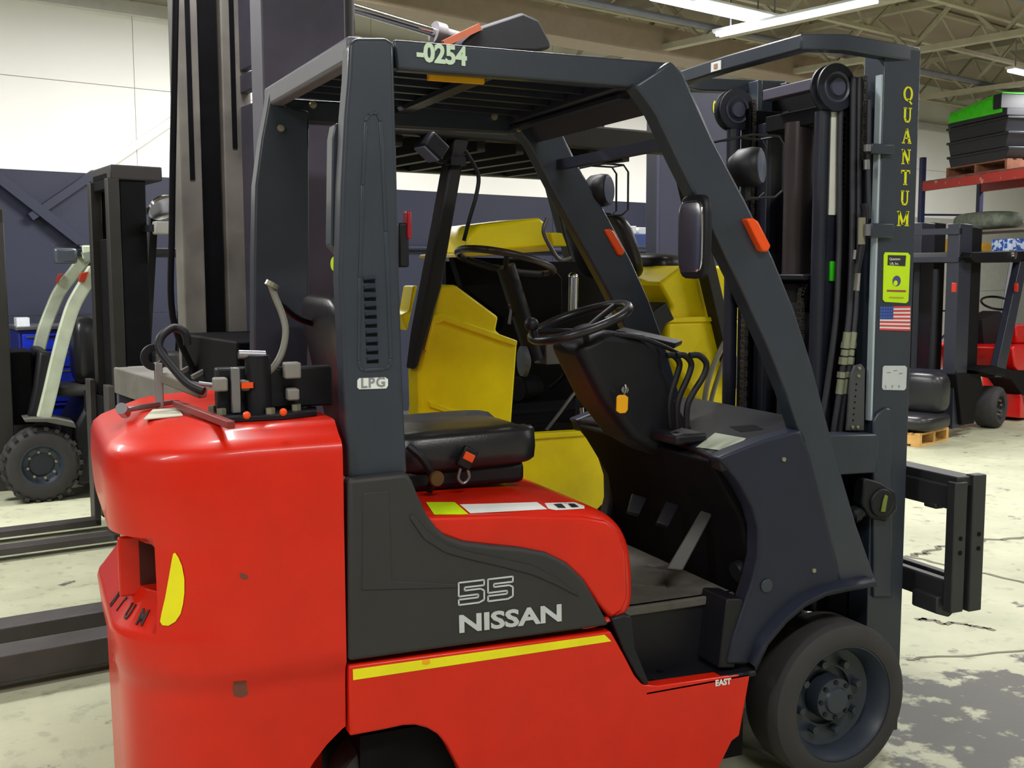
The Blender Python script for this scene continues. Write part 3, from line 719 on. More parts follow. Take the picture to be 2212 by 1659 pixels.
def worklight(px, py, y, nm):
    c = F.P(px, py, y)
    mb = MB(); mb.lathe([(0, -.055), (.035, -.05), (.058, -.02), (.062, .02), (.058, .045), (.05, .05)], c, (.62, -.78, .03), 24)
    o = mb.build('work_light', BLACK, T, smooth=50)
    MB().lathe([(0, .052), (.05, .05), (.052, .045)], c, (.62, -.78, .03), 24).build('lens', mat('grey_lens', (105, 110, 130), .15), o)
    z0 = .11
    mb = MB(); pts = [c+Vector((-.10, -.02, .075)), c+Vector((0, -.03, .098)), c+Vector((.09, -.04, .095)), c+Vector((.11, -.04, .07)), c+Vector((.11, -.04, -.07)), c+Vector((.09, -.03, -.09)), c+Vector((0, 0, -.095))]
    mb.tube(pts, .004, 6); mb.tube([p+Vector((0, .09, 0)) for p in pts], .004, 6); mb.tube([pts[2], pts[2]+Vector((0, .09, 0))], .004, 6)
    mb.cyl(c+Vector((0, 0, -.05)), c+Vector((0, 0, -.10)), .015)
    mb.build('light_cage', BLACK, o)
    MB().tube([c+Vector((0, 0, -.095)), c+Vector((-.06, .0, -.12)), c+Vector((-.13, 0, -.12))], .008, 6).build('light_bracket', BLACK, o)
worklight(1612, 362, .12, '')
worklight(1290, 412, .94, '')
# -- wheels
def wheel(parent, x, y, z, R, W, rim, side, dish=.09, hub=.075, nut=8, label=None):
    """solid tyre with a dished rim; side -1: outer face towards the camera"""
    s = side; mb = MB()
    mb.lathe([(rim, 0), (rim+.012, -.004), (R-.028, -.003), (R-.006, .010), (R, .03), (R, W-.03), (R-.006, W-.01), (R-.03, W), (rim, W)], (x, y, z), (0, -s, 0), 64, closed=True)
    t = mb.build('tyre', RUB, parent, smooth=40)
    mb = MB(); mb.lathe([(rim+.002, .004), (rim-.006, .002), (rim-.010, .012), (rim-.022, .03), (rim-.03, dish-.01), (rim-.05, dish), (hub*1.35, dish), (hub*1.35, dish+.02), (0, dish+.02)], (x, y, z), (0, -s, 0), 48, cap=False)
    rm = mb.build('rim', NAVY, t, smooth=30)
    mb = MB(); mb.lathe([(0, dish-.062), (hub*.55, dish-.06), (hub*.62, dish-.05), (hub*.95, dish-.045), (hub, dish-.035), (hub, dish+.01)], (x, y, z), (0, -s, 0), 32)
    mb.build('hub', NAVY, t, smooth=30)
    for k in range(nut):
        a = 2*PI*k/nut+.25; rr = (rim-.05+hub)*.54
        p = Vector((x+rr*math.cos(a), y-s*dish, z+rr*math.sin(a))); MB().cyl(p, p+Vector((0, s*.028, 0)), .013, 6).build('wheel_nut', NAVY, t)
    for k in range(8):
        a = 2*PI*k/8; p = Vector((x+hub*.8*math.cos(a), y-s*(dish-.046), z+hub*.8*math.sin(a))); MB().cyl(p, p+Vector((0, s*.008, 0)), .008, 6).build('hub_bolt', BLACK, t)
    return t
wheel(T, 0, 0.0, .2667, .2667, .19, .197, -1)
wheel(T, 0, HW, .2667, .2667, .19, .197, 1)
wheel(T, -1.49, .09, .205, .205, .14, .13, -1, .04, .05, 6)
wheel(T, -1.49, HW-.09, .205, .205, .14, .13, 1, .04, .05, 6)
MB().cyl((0, .19, .2667), (0, HW-.19, .2667), .07).build('drive_axle', PITCH, T)
MB().box((-1.55, -1.40), (.2, HW-.2), (.15, .28)).build('steer_axle', PITCH, T, bevel=.01)

# -- mast
def both(fn):
    fn(lambda y: y); fn(lambda y: HW-y)
def rail(name, x0, x1, ya, yb, z0, z1, m, t=.022):
    for f in (lambda y: y, lambda y: HW-y):
        def pr(lst): return [(a, f(b)) for a, b in lst]
        o = MB().prism(pr([(x0, ya), (x1, ya), (x1, yb), (x1-t, yb), (x1-t, ya+t), (x0+t, ya+t), (x0+t, yb), (x0, yb)]), z0, z1, 'z').build(name, m, T, bevel=.003)
        yield o
outer = list(rail('outer_mast_rail', .212, .368, .14, .235, .06, 2.42, NAVY))
mid = list(rail('middle_mast_rail', .13, .33, .245, .30, .10, 2.30, PITCH))
inn = list(rail('inner_mast_rail', .16, .31, .31, .37, .12, 2.24, NAVYD))
near = outer[0]
for f in (lambda y: y, lambda y: HW-y):
    MB().box((.203, .2115), sorted((f(.143), f(.168))), (1.18, 2.33)).build('polished_rail_edge', mat('worn_bright_steel', (190, 205, 215), .35, metal=.3), T)
# tie plate round the top
plan = [(.375, .15), (.0, .078), (-.135, .13), (-.15, .53), (-.135, HW-.13), (.0, HW-.078), (.375, HW-.15)]
inp = [(.375, .20), (.02, .135), (-.085, .165), (-.10, .53), (-.085, HW-.165), (.02, HW-.135), (.375, HW-.20)]
mb = MB()
pl = [(x, y) for x, y in plan] + [(x, y) for x, y in inp[::-1]]
n = len(plan)
vs = [(x, y, z) for z in (2.382, 2.432) for x, y in plan+inp]
fs = []
for i in range(n-1):
    a, b, c, d = i, i+1, n+i+1, n+i
    fs += [(a, b, c, d)[::-1], tuple(k+2*n for k in (a, b, c, d)), (a, b, b+2*n, a+2*n), (d, c, c+2*n, d+2*n)[::-1]]
fs += [(0, n, 3*n, 2*n), (n-1, 2*n-1, 4*n-1, 3*n-1)]
mb.add(vs, fs); tie = mb.build('mast_top_tie', NAVY, T, bevel=.006)
tl = []
d = (F.P(1573, 137, .5))
lx = -.148
MB().box((lx-.004, lx-.001), (.545, .605), (2.388, 2.420)).build('small_sticker', WHC, tie)
MB().box((lx-.006, lx-.0035), (.565, .585), (2.396, 2.412)).build('sticker_print', mat('tan_print', (170, 130, 110), .5), tie)
MB().box((.09, .13), (.285, .63), (2.305, 2.345)).build('crosshead', MASTP, T, bevel=.004)
MB().box((.15, .33), (.37, .69), (2.20, 2.26)).build('inner_cross_member', PITCH, T, bevel=.004)
MB().box((.30, .33), (.37, .69), (1.75, 2.0)).build('inner_cross_member', PITCH, T, bevel=.004)
MB().box((.30, .34), (.25, .81), (1.35, 1.55)).build('middle_cross_member', PITCH, T, bevel=.004)
MB().box((.215, .25), (.16, .90), (.12, .30)).build('lower_cross_member', NAVYD, T, bevel=.004)
MB().box((.34, .37), (.23, .83), (.42, 1.25)).build('carriage_plate', PITCH, T, bevel=.004)
MB().box((.335, .365), (.16, .90), (1.62, 1.74)).build('outer_cross_member', PITCH, T, bevel=.004)
MB().box((.335, .365), (.16, .90), (2.2, 2.36)).build('outer_cross_member', PITCH, T, bevel=.004)
cy = MB().cyl((.19, .53, .25), (.19, .53, 1.62), .065, 28).build('free_lift_cylinder', mat('brown_black_cylinder', (46, 42, 44), .4, noise=.2), T, smooth=True)
MB().cyl((.19, .53, 1.62), (.19, .53, 2.22), .058, 28).build('lift_piston', mat('dull_brown_ram', (74, 66, 68), .3, metal=.4), T, smooth=True)
MB().lathe([(.078, 0), (.078, .06), (.062, .075), (.062, 0)], (.19, .53, 1.58), (0, 0, 1), 28, closed=True).build('cylinder_gland', BLACK, cy, smooth=30)
for f in (lambda y: y, lambda y: HW-y):
    MB().cyl((.075, f(.275), .5), (.075, f(.275), 2.22), .026, 18).build('side_lift_cylinder', NAVYD, T, smooth=True)
    # hose sheave on the crosshead
    c = Vector((.095, f(.25), 2.296))
    s = MB().lathe([(.015, -.022), (.078, -.022), (.078, -.014), (.064, -.008), (.064, .008), (.078, .014), (.078, .022), (.015, .022)], c, (0, 1, 0), 36, closed=True).build('hose_sheave', NAVYD, T, smooth=30)
    MB().lathe([(.064, -.005), (.05, -.026), (.04, -.02), (.03, -.02), (.028, -.03), (0, -.03)], c, (0, 1 if f(0) < .5 else 1, 0), 30).build('sheave_hub', mat('slate_paint', (72, 76, 96), .4), s, smooth=30)
def chain(name, pts, w=.022, m=CHAIN, parent=T):
    """leaf chain: short plates and pins, joined into one part"""
    mb = MB(); pts = [Vector(p) for p in pts]
    for i in range(len(pts)-1):
        a, b = pts[i], pts[i+1]; L = (b-a).length; n = max(1, int(L/.019)); d = (b-a).normalized()
        for k in range(n):
            p = a + d*(k+.5)*L/n; odd = k % 2
            for s in ((-1, -.33, .33, 1) if odd else (-.66, 0, .66)):
                q = p + Vector((0, s*w/2, 0)); mb.bar(q-d*.0125, q+d*.0125, .0035, .016, up=(1, 0, 0) if abs(d.z) > .5 else (0, 0, 1))
            mb.cyl(p+Vector((0, -w*.62, 0)), p+Vector((0, w*.62, 0)), .005, 6)
    o = mb.build(name, m, parent); o['kind'] = 'stuff'; return o
def arc(cx_, y, cz, r, a0, a1, n=8): return [(cx_+r*math.cos(a0+(a1-a0)*i/n), y, cz+r*math.sin(a0+(a1-a0)*i/n)) for i in range(n+1)]
chain('lift_chain', [(.185, .205, 2.33), (.185, .205, 2.06)])
chain('lift_chain', [(.15, .77, 2.33), (.15, .77, 1.5)], .026)
ch1 = MB().lathe([(.012, -.02), (.06, -.02), (.05, -.01), (.05, .01), (.06, .02), (.012, .02)], (.11, .335, 1.60), (0, 1, 0), 28, closed=True).build('chain_sheave', PITCH, T, smooth=30)
MB().lathe([(.012, -.02), (.06, -.02), (.05, -.01), (.05, .01), (.06, .02), (.012, .02)], (.11, .725, 1.60), (0, 1, 0), 28, closed=True).build('chain_sheave', PITCH, T, smooth=30)
MB().box((.03, .17), (.30, .76), (1.655, 1.675)).build('sheave_yoke', BLACK, T, bevel=.004)
chain('lift_chain', arc(.11, .335, 1.60, .058, PI*.5, PI)+[(.052, .335, .95)])
chain('lift_chain', arc(.11, .66, 1.60, .058, PI*.5, PI)+[(.052, .66, .95)])
# white and green labels on the cylinder guard, hoses
g = MB().box((.085, .135), (.262, .27), (1.0, 2.24)).build('cylinder_guard', NAVYD, T)
a = F.P(1796, 240, .26)
MB().box((.098, .128), (.257, .262), (1.876, 2.22)).build('white_strip', mat('off_white_plastic', (222, 222, 212), .5), g, bevel=.001)
MB().box((.108, .128), (.252, .262), (1.652, 1.72)).build('green_tag', mat('vivid_green', (50, 200, 15), .5), g, bevel=.002)
for k in range(18): 
    z = 1.89 + k*.018
    MB().cyl((.142, .245, z), (.142, .262, z), .008, 8).build('guide_lobe', PITCH, g)
for k, (dx, dy) in enumerate(((0, 0), (.026, 0), (-.03, .03))):
    pts = [(.150+dx*.9, .215+dy, 2.33), (.157+dx, .215+dy, 2.05), (.160+dx, .21+dy, 1.8), (.150+dx, .20+dy, 1.6), (.138+dx, .195+dy, 1.48), (.112+dx, .195+dy, 1.28), (.088+dx*1.1, .195+dy, 1.12), (.08+dx, .195+dy, .95)]
    h = MB().tube(smooth_pts(pts), .0105, 10).build('hydraulic_hose', mat('hose_rubber', (52, 52, 60), .45), T, smooth=80)
    if k < 2:
        for z0, z1, r in ((1.48, 1.445, .0135), (1.445, 1.425, .016), (1.42, 1.40, .0135), (1.395, 1.37, .0165), (1.345, 1.325, .016), (1.32, 1.27, .0135)):
            def xp(z): return .138+dx-(1.48-z)/.2*.026
            MB().cyl((xp(z0), .195, z0), (xp(z1), .195, z1), r, 12 if r < .015 else 6).build('hose_fitting', mat('plated_fitting', (170, 175, 150), .3, metal=.6), h)
MB().tube(smooth_pts([(.175, .165, 2.25), (.18, .165, 2.05), (.185, .165, 1.95), (.19, .165, 1.86)]), .008, 8).build('hydraulic_hose', mat('hose_rubber', (52, 52, 60), .45), T, smooth=80)
w = MB().tube(smooth_pts([F.P(1864, 440, .15), F.P(1868, 470, .15), F.P(1862, 530, .15), F.P(1850, 590, .15)]), .011, 10).build('short_hose', BLACK, T, smooth=80)
MB().cyl(F.P(1862, 470, .15), F.P(1861, 528, .15), .012, 12).build('hose_sleeve', mat('beige_sleeve', (130, 128, 108), .5), w)
MB().cyl(F.P(1853, 590, .15), F.P(1849, 628, .15), .010, 12, .012).build('hose_end', CHROME, w)
MB().cyl(F.P(1847, 540, .15), F.P(1845, 560, .15), .006, 8).build('hose_clip', CHROME, w)
# clamp brackets on the rail
for py, py2 in ((310, 334), (482, 514)):
    a = F.P(1878, py, .13); b = F.P(1921, py2, .13)
    o = MB().box((a.x, b.x+.01), (.118, .15), (b.z, a.z)).build('rail_bracket', NAVY, T, bevel=.004)
    MB().cyl((a.x-.008, .13, b.z+.006), (a.x-.008, .13, a.z-.004), .012, 12).build('clamp_bolt', STEEL, o)
MB().cyl(F.P(1872, 345, .13), F.P(1872, 366, .13), .010, 10).build('adapter', STEEL, T)
pp = F.xz([(1845, 790), (1860, 786), (1868, 796), (1866, 930), (1828, 930), (1838, 810)], .15)
pl_ = MB().prism(pp, .148, .156).build('perforated_strap', mat('grey_strap', (66, 68, 72), .5), T, bevel=.002)
for px, py in ((1855, 795), (1853, 812), (1840, 922), (1851, 922)):
    p = F.P(px, py, .148); MB().cyl(p, p-Vector((0, .006, 0)), .006, 8).build('strap_bolt', BOLT, pl_)
for k in range(7):
    p = F.P(1850-k*1.2, 830+k*13, .148); MB().lathe([(0, .0005), (.003, .0005), (.004, 0)], p, (0, -1, 0), 8).build('strap_hole', PITCH, pl_)
MB().prism(F.xz([(1745, 940), (1886, 936), (1893, 944), (1888, 1020), (1760, 1028)], .115), .10, .18).build('mast_support', NAVY, T, bevel=.006)
# cast lug where the plate meets the rail
MB().prism(F.xz([(1884, 910), (1893, 893), (1912, 880), (1922, 882), (1925, 900), (1925, 1290), (1884, 1290)], .135), .128, .142).build('rail_doubler', NAVY, T, bevel=.006)
# tilt cylinder with yoke and pin
p = F.P(1908, 1087, .09)
yk = MB().lathe([(.0, -.0), (.046, 0), (.05, .006), (.05, .05), (0, .05)], p, (0, 1, 0), 28).build('tilt_yoke', BLACK, T, bevel=.004)
MB().prism(F.xz([(1868, 1032), (1905, 1042), (1935, 1062), (1940, 1100), (1915, 1128), (1880, 1120), (1862, 1090)], .10), .10, .15).build('yoke_cheek', BLACK, yk, bevel=.008)
MB().prism([(p.x-.012, p.z-.028), (p.x+.006, p.z-.03), (p.x+.012, p.z+.005), (p.x+.016, p.z+.024), (p.x+.004, p.z+.03), (p.x-.004, p.z+.01)], .084, .09).build('pin_keeper', mat('olive_keeper', (110, 125, 50), .5), yk, bevel=.002)
q = F.P(1868, 1100, .13); e = F.P(1823, 1122, .13)
dd = (e-q).normalized()
MB().cyl(q, q+dd*.04, .022).cyl(q+dd*.035, q+dd*.06, .028, 16).build('rod_clamp', BLACK, T, smooth=30)
MB().cyl(q+dd*.05, q+dd*.20, .0145).build('tilt_rod', CHROME, T, smooth=True)
MB().cyl(q+dd*.20, q+dd*.55, .033).build('tilt_cylinder', BLACK, T, smooth=True)
# lettering and stickers on the outer rail
YR = .1395
GL = {   # slab-serif letters: strokes (x0, z0, x1, z1, thickness) on a unit box
 'U': [(.24, .28, .24, .96, .2), (.76, .28, .76, .96, .13), (.1, .96, .42, .96, .09), (.6, .96, .92, .96, .09), (.24, .30, .36, .08, .18), (.34, .08, .66, .08, .14), (.66, .08, .76, .30, .14)],
 'A': [(.16, .05, .48, .98, .10), (.48, .98, .82, .05, .22), (.28, .36, .72, .36, .09), (.02, .04, .32, .04, .09), (.62, .04, .98, .04, .09)],
 'N': [(.2, .05, .2, .96, .11), (.2, .96, .8, .05, .22), (.8, .05, .8, .96, .11), (.04, .04, .36, .04, .08), (.02, .96, .3, .96, .08), (.64, .96, .96, .96, .08)],
 'T': [(.5, .05, .5, .96, .22), (.06, .94, .94, .94, .12), (.08, .76, .08, .96, .07), (.92, .76, .92, .96, .07), (.3, .04, .7, .04, .09)],
 'M': [(.14, .05, .14, .96, .11), (.14, .96, .5, .12, .2), (.5, .12, .86, .96, .11), (.86, .05, .86, .96, .2), (.0, .04, .3, .04, .08), (.68, .04, 1.02, .04, .08), (-.02, .96, .22, .96, .08), (.78, .96, 1.02, .96, .08)]}
def ring_pts(n=18): return [(.5+.38*math.cos(2*PI*k/n), .52+.44*math.sin(2*PI*k/n)) for k in range(n)]
for i, ch in enumerate('QUANTUM'):
    z0 = 2.292 - .0685*i - .044; w, h = (.05, .05) if ch == 'M' else (.043, .05)
    x0 = .318 - w/2 - .0045*(i > 5)
    mb = MB()
    if ch == 'Q':
        rp = ring_pts(); st = [(*rp[k], *rp[(k+1) % 18], .11+.09*abs(math.cos(2*PI*(k+.5)/18))) for k in range(18)] + [(.45, .2, .9, -.14, .14)]
    else: st = GL[ch]
    for a, b, c, d, t in st:
        mb.bar((x0+a*w, YR, z0+b*h), (x0+c*w, YR, z0+d*h), t*w, .0016, up=(0, 1, 0))
    mb.build('rail_letter', LETY, near)
lab = MB().prism(F.xz([(1912, 545), (1961, 546), (1966, 552), (1962, 650), (1957, 655), (1911, 652), (1907, 647), (1909, 551)], YR-.001), YR-.002, YR).build('yellow_green_label', mat('bright_label', (200, 240, 8), .5), near)
box_ = MB().prism(F.xz([(1918, 551), (1957, 552), (1955, 575), (1917, 573)], YR-.002), YR-.003, YR-.002).build('label_panel', mat('label_black', (40, 44, 40), .5), lab)
text('label_line', 'Quantum', WHC, lab, F.P(1921, 562, YR-.0035), (1, 0, 0), (0, 0, 1), .0125, .0004)
text('label_line', 'Lift, Inc.', WHC, lab, F.P(1922, 572, YR-.0035), (1, 0, 0), (0, 0, 1), .0125, .0004)
c = F.P(1937, 607, YR-.003); MB().lathe([(0, .0), (.018, 0)], c, (0, -1, 0), 24, cap=False).build('label_emblem', mat('emblem_blue', (75, 75, 125), .5), lab)
MB().lathe([(0, .0), (.009, 0)], c+Vector((-.005, -.0006, -.007)), (0, -1, 0), 16, cap=False).build('emblem_wing', LIMEY, lab)
MB().prism(F.xz([(1916, 626), (1957, 627), (1957, 631), (1916, 630)], YR-.003), YR-.003, YR-.002).build('label_bar', mat('label_red', (150, 75, 70), .5), lab)
MB().prism(F.xz([(1921, 641), (1952, 642), (1952, 645), (1921, 644)], YR-.003), YR-.003, YR-.002).build('label_bar', mat('olive_print', (160, 180, 30), .5), lab)
# flag sticker
fx0, fz0 = .229, 1.567; A, B, Cc, D = [F.P(*p, YR-.001) for p in ((1901, 662), (1967, 661), (1966, 715), (1900, 713))]
def fpt(u, v, dy=0): 
    t = A.lerp(B, u); b = D.lerp(Cc, u); r = t.lerp(b, v); r.y -= dy; return r
flag = MB().add([fpt(0, 0), fpt(1, 0), fpt(1, 1), fpt(0, 1)], [(0, 1, 2, 3)]).build('flag_sticker', WHC, near)
for k in range(7):
    v0, v1 = (2*k)/13, (2*k+1)/13; u0 = .43 if k < 4 else 0
    MB().add([fpt(u0, v0, .0008), fpt(1, v0, .0008), fpt(1, v1, .0008), fpt(u0, v1, .0008)], [(0, 1, 2, 3)]).build('flag_stripe', FLRD, flag)
MB().add([fpt(0, 0, .001), fpt(.43, 0, .001), fpt(.43, 7/13, .001), fpt(0, 7/13, .001)], [(0, 1, 2, 3)]).build('flag_canton', FLBL, flag)
for r_ in range(4):
    for c_ in range(5):
        p = fpt(.05+.08*c_, .06+.13*r_, .0016); MB().lathe([(0, 0), (.0016, 0)], p, (0, -1, 0), 6, cap=False).build('flag_star', mat('star_pale', (150, 165, 210), .5), flag)
ul = MB().prism(F.xz([(1910, 790), (1955, 790), (1959, 794), (1957, 838), (1953, 843), (1908, 842), (1905, 838), (1907, 794)], YR-.001), YR-.002, YR).build('white_plate', mat('plate_grey_white', (196, 202, 205), .5), near)
for k, px in enumerate((1911, 1926, 1940)): text('plate_print', '5F9'[k], mat('grey_print', (130, 135, 140), .5), ul, F.P(px, 839, YR-.0025), (1, 0, 0), (0, 0, 1), .016, .0004)
for px, py in ((1916, 806), (1930, 802), (1942, 808)): 
    p = F.P(px, py, YR-.0025); MB().box((p.x, p.x+.016), (p.y, p.y+.0005), (p.z, p.z+.003)).build('plate_print', mat('grey_print', (130, 135, 140), .5), ul)

# -- carriage and side shifter in front of the mast
K = Vector
def carr(name, x0, x1, ya, yb, zt, zb, bar_h, m, jut):
    o = MB().box((x0, x1), (ya, yb), (zt-bar_h, zt)).build(name, m, T, bevel=.006)
    MB().box((x0, x1), (ya, yb), (zb, zb+bar_h)).build('lower_bar', m, o, bevel=.006)
    for y in (ya, yb-.035):
        e = MB().box((x0-.012, x1+.006), (y-.004, y+.035), (zb-.02, zt+.015)).build('end_plate', m, o, bevel=.004)
        for z in ((zt+zb)/2+.03, (zt+zb)/2-.02): MB().cyl(((x0+x1)/2, y-.006, z), ((x0+x1)/2, y-.004, z), .008, 10).build('plate_hole', PITCH, o)
    return o
CAR = mat('carriage_black', (44, 45, 48), .5, noise=.15)
c1_ = carr('carriage_upper_bar', .462, .500, .0, HW, .955, .535, .085, CAR, 0)
c2_ = carr('side_shifter_bar', .545, .585, .0, HW, .975, .53, .085, CAR, 0)
MB().box((.475, .56), (.012, HW-.012), (.95, .985)).build('shifter_bearing', CAR, T, bevel=.004)
MB().prism([(.44, .50), (.50, .48), (.53, .50), (.53, .56), (.44, .56)], .05, .17).build('lower_hook', CAR, T, bevel=.006)
MB().prism([(.46, .86), (.50, .86), (.50, .88), (.46, .88)], .09, .15).build('upper_stop', CAR, T, bevel=.006)
MB().box((.36, .47), (.28, .34), (.45, 1.1)).build('carriage_cheek', PITCH, T)
MB().box((.36, .47), (.72, .78), (.45, 1.1)).build('carriage_cheek', PITCH, T)

# -- fuel bottle bracket on top of the counterweight (no bottle in it)
ZT = 1.30
p = F.at(560, 903, 2, ZT)
MB().prism([(p.x-.13, p.y-.04), (p.x-.08, p.y-.065), (p.x+.05, p.y-.07), (p.x+.15, p.y-.03), (p.x+.17, p.y+.06), (p.x+.1, p.y+.12), (p.x-.08, p.y+.12), (p.x-.14, p.y+.05)], ZT, ZT+.016, 'z').build('bracket_base', BLACK, T, bevel=.003)
for dx, dy in ((-.10, -.01), (.10, 0), (.13, .05), (-.03, .09), (.02, -.05), (-.11, .07)):
    MB().cyl((p.x+dx, p.y+dy, ZT+.016), (p.x+dx, p.y+dy, ZT+.032), .013, 6).build('bracket_bolt', BOLT, T)
a = Vector((p.x+.0, p.y+.0, ZT+.016)); post = MB().cyl(a, a+Vector((0, 0, .145)), .034, 24).cyl(a+Vector((0, 0, .145)), a+Vector((0, 0, .152)), .030, 24).build('pivot_post', BLACK, T, smooth=30)
MB().cyl(a+Vector((.02, 0, .152)), a+Vector((-.05, 0, .156)), .012).build('pivot_lever', STEEL, post)
qa = F.P(443, 835, .42); qb = F.P(533, 888, .30)
br = MB().box((qa.x, a.x-.02), (p.y+.02, p.y+.07), (ZT+.012, ZT+.135)).build('cradle_arm', BLACK, T, bevel=.006)
MB().box((a.x+.03, a.x+.21), (p.y+.03, p.y+.08), (ZT+.02, ZT+.13)).build('cradle_arm', BLACK, T, bevel=.006)
for dx, dz, r in ((-.10, .095, .018), (-.035, .09, .014), (.09, .125, .022), (.09, .06, .016)):
    MB().box((a.x+dx-r, a.x+dx+r), (p.y-.02, p.y+.02), (ZT+dz-r, ZT+dz+r)).build('clamp_block', mat('grey_casting', (130, 128, 122), .5), T, bevel=.005)
MB().box((a.x-.075, a.x-.052), (p.y-.03, p.y-.01), (ZT+.02, ZT+.14)).build('locking_bar', STEEL, T, bevel=.002)
MB().box((a.x-.05, a.x-.02), (p.y-.035, p.y-.02), (ZT+.085, ZT+.10)).build('orange_catch', ORG, T)
for px, py in ((533, 897), (612, 890)):
    c = F.at(px, py, 2, ZT+.03); MB().ball(c, .010, 10).build('orange_plug', ORG, T)
GAS = mat('gas_hose', (120, 118, 108), .5); 
MB().tube(smooth_pts([F.P(585, 614, .30), F.P(594, 640, .30), F.P(610, 680, .28), F.P(617, 715, .26), F.P(611, 755, .24), F.P(595, 788, .22), F.P(572, 810, .20), F.P(545, 822, .18)]), .0095, 10).build('gas_hose', GAS, T, smooth=80)
MB().cyl(F.P(585, 620, .30), F.P(590, 611, .30), .02, 12).build('hose_coupling', mat('brass_grey', (140, 138, 120), .4, metal=.5), T)
MB().tube(smooth_pts([F.P(600, 650, .5), F.P(635, 682, .55), F.P(670, 697, .6), F.P(712, 703, .6)]), .010, 10).build('gas_hose', BLACK, T, smooth=80)
MB().tube(smooth_pts([F.P(440, 845, .35), F.P(405, 828, .38), F.P(370, 790, .42), F.P(345, 755, .45), F.P(348, 728, .47), F.P(375, 708, .5), F.P(400, 720, .5), F.P(405, 745, .5)]), .012, 10).build('gas_hose', BLACK, T, smooth=80)
MB().tube(smooth_pts([F.P(430, 828, .3), F.P(470, 832, .28), F.P(510, 826, .26), F.P(545, 818, .24)]), .006, 8).build('steel_cable', STEEL, T, smooth=80)
# clamp frame standing at the back
b0 = F.at(345, 880, 2, ZT); top_ = F.P(345, 775, b0.y)
fr = MB().bar((b0.x, b0.y, ZT-.02), (b0.x, b0.y, top_.z-.01), .022, .03, up=(0, 1, 0)).build('clamp_post', mat('galvanised_post', (150, 148, 150), .35, metal=.5), T, bevel=.003)
MB().lathe([(.018, -.012), (.038, -.012), (.038, .012), (.018, .012)], (b0.x-.01, b0.y, top_.z+.005), (0, 1, 0), 24, closed=True).build('strap_eye', BLACK, fr, smooth=30)
MB().bar(F.P(352, 815, b0.y), F.P(440, 850, b0.y-.15), .03, .03).build('clamp_lever', GAS, fr, bevel=.006)
MB().bar(F.at(268, 886, 2, ZT+.006), F.at(375, 868, 2, ZT+.012), .014, .014).build('cross_handle', STEEL, fr, bevel=.003)
MB().cyl(F.at(262, 882, 2, ZT+.02), F.at(270, 892, 2, ZT), .016, 12).build('handle_end', STEEL, fr)
quad('instruction_plate', [F.at(310, 905, 2, ZT+.004), F.at(395, 897, 2, ZT+.004), F.at(385, 880, 2, ZT+.004), F.at(330, 884, 2, ZT+.004)], .003, mat('pale_plate', (205, 205, 185), .5), T, 0)
MB().bar(F.at(380, 872, 2, ZT+.02), F.at(500, 918, 2, ZT+.01), .02, .02).build('red_linkage', mat('dark_red_bar', (130, 40, 35), .5), T, bevel=.003)
for px, py, y in ((676, 226, YF-.082), (607, 277, YF-.082)):
    c = F.P(px, py, y); MB().lathe([(.0, -.010), (.010, -.008), (.013, 0)], c, (0, 1, 0), 14).build('guard_bolt', BOLT, T, smooth=True)
for px, py in ((1068, 252), (1121, 277)):
    c = F.P(px, py, YF-.062); MB().lathe([(.0, -.010), (.010, -.008), (.013, 0)], c, (0, 1, 0), 14).build('guard_bolt', BOLT, T, smooth=True)
c = F.P(722, 570, .20); MB().lathe([(0, -.012), (.016, -.008), (.02, 0)], c, (-1, -.3, 0), 16).build('beacon_button', LIMEY, T)
MB().box((-1.475, -1.445), (.115, .16), (1.70, 1.82)).build('tail_light_housing', BLACK, T, bevel=.006)
p = F.P(881, 484, .12); MB().box((p.x-.006, p.x+.008), (.11, .15), (p.z-.04, p.z+.035)).build('tail_light', mat('dark_red_lens', (170, 20, 40), .3), T, bevel=.004)
# ------------------------------------------------------------------ the big yellow truck under repair behind it (faces left)
Y = Frame(-1.455, 1.478, math.radians(9.8))
TY = Y.root('forklift', 'yellow forklift with raised hood and tall grey mast, stripped for repair behind the orange one', 'forklift')
def pz(name, pix, y0, y1, m, parent, fr, bevel=.008, plane=None):
    return MB().prism(fr.xz(pix, y0 if plane is None else plane), y0, y1).build(name, m, parent, bevel=bevel)
def bigrail(f, yc, px0, side):
    x0 = Y.P(px0, 400, yc).x; x1 = x0 + .33
    return x0
xA = Y.P(386, 500, 1.0).x; xA2 = Y.P(540, 500, 1.0).x
w4 = (xA2-xA)
for nm, yc, s in (('outer_mast_rail', 1.0, -1), ('outer_mast_rail', -.02, 1)):
    # channel with its open side facing the other rail
    t = w4*.29
    yw = yc + .06*(-s); yo = yc - .06*(-s)
    z0, z1 = .06, 3.55
    o = MB().prism([(xA, yo), (xA+t, yo), (xA+t, yw-.02*(-s)), (xA+w4*.60, yw-.02*(-s)), (xA+w4*.60, yo), (xA2, yo), (xA2, yw), (xA, yw)], z0, z1, 'z').build(nm, MASTG if s < 0 else MASTP, TY, bevel=.006)
    for xx, ztop in ((xA+t*.42, 1), (xA+w4*.72, 2)):
        MB().box((xx, xx+.022), sorted((yo+.0, yo-.004*(-s)*1)), (2.1 if ztop == 1 else 2.25, 3.5)).build('wear_groove', PITCH, o)
    MB().prism([(xA+t+.01, yo+.03*(-s)), (xA+w4*.6-.01, yo+.03*(-s)), (xA+w4*.6-.01, yo+.045*(-s)), (xA+t+.01, yo+.045*(-s))], .1, 3.5, 'z').build('inner_mast_rail', PITCH, TY)
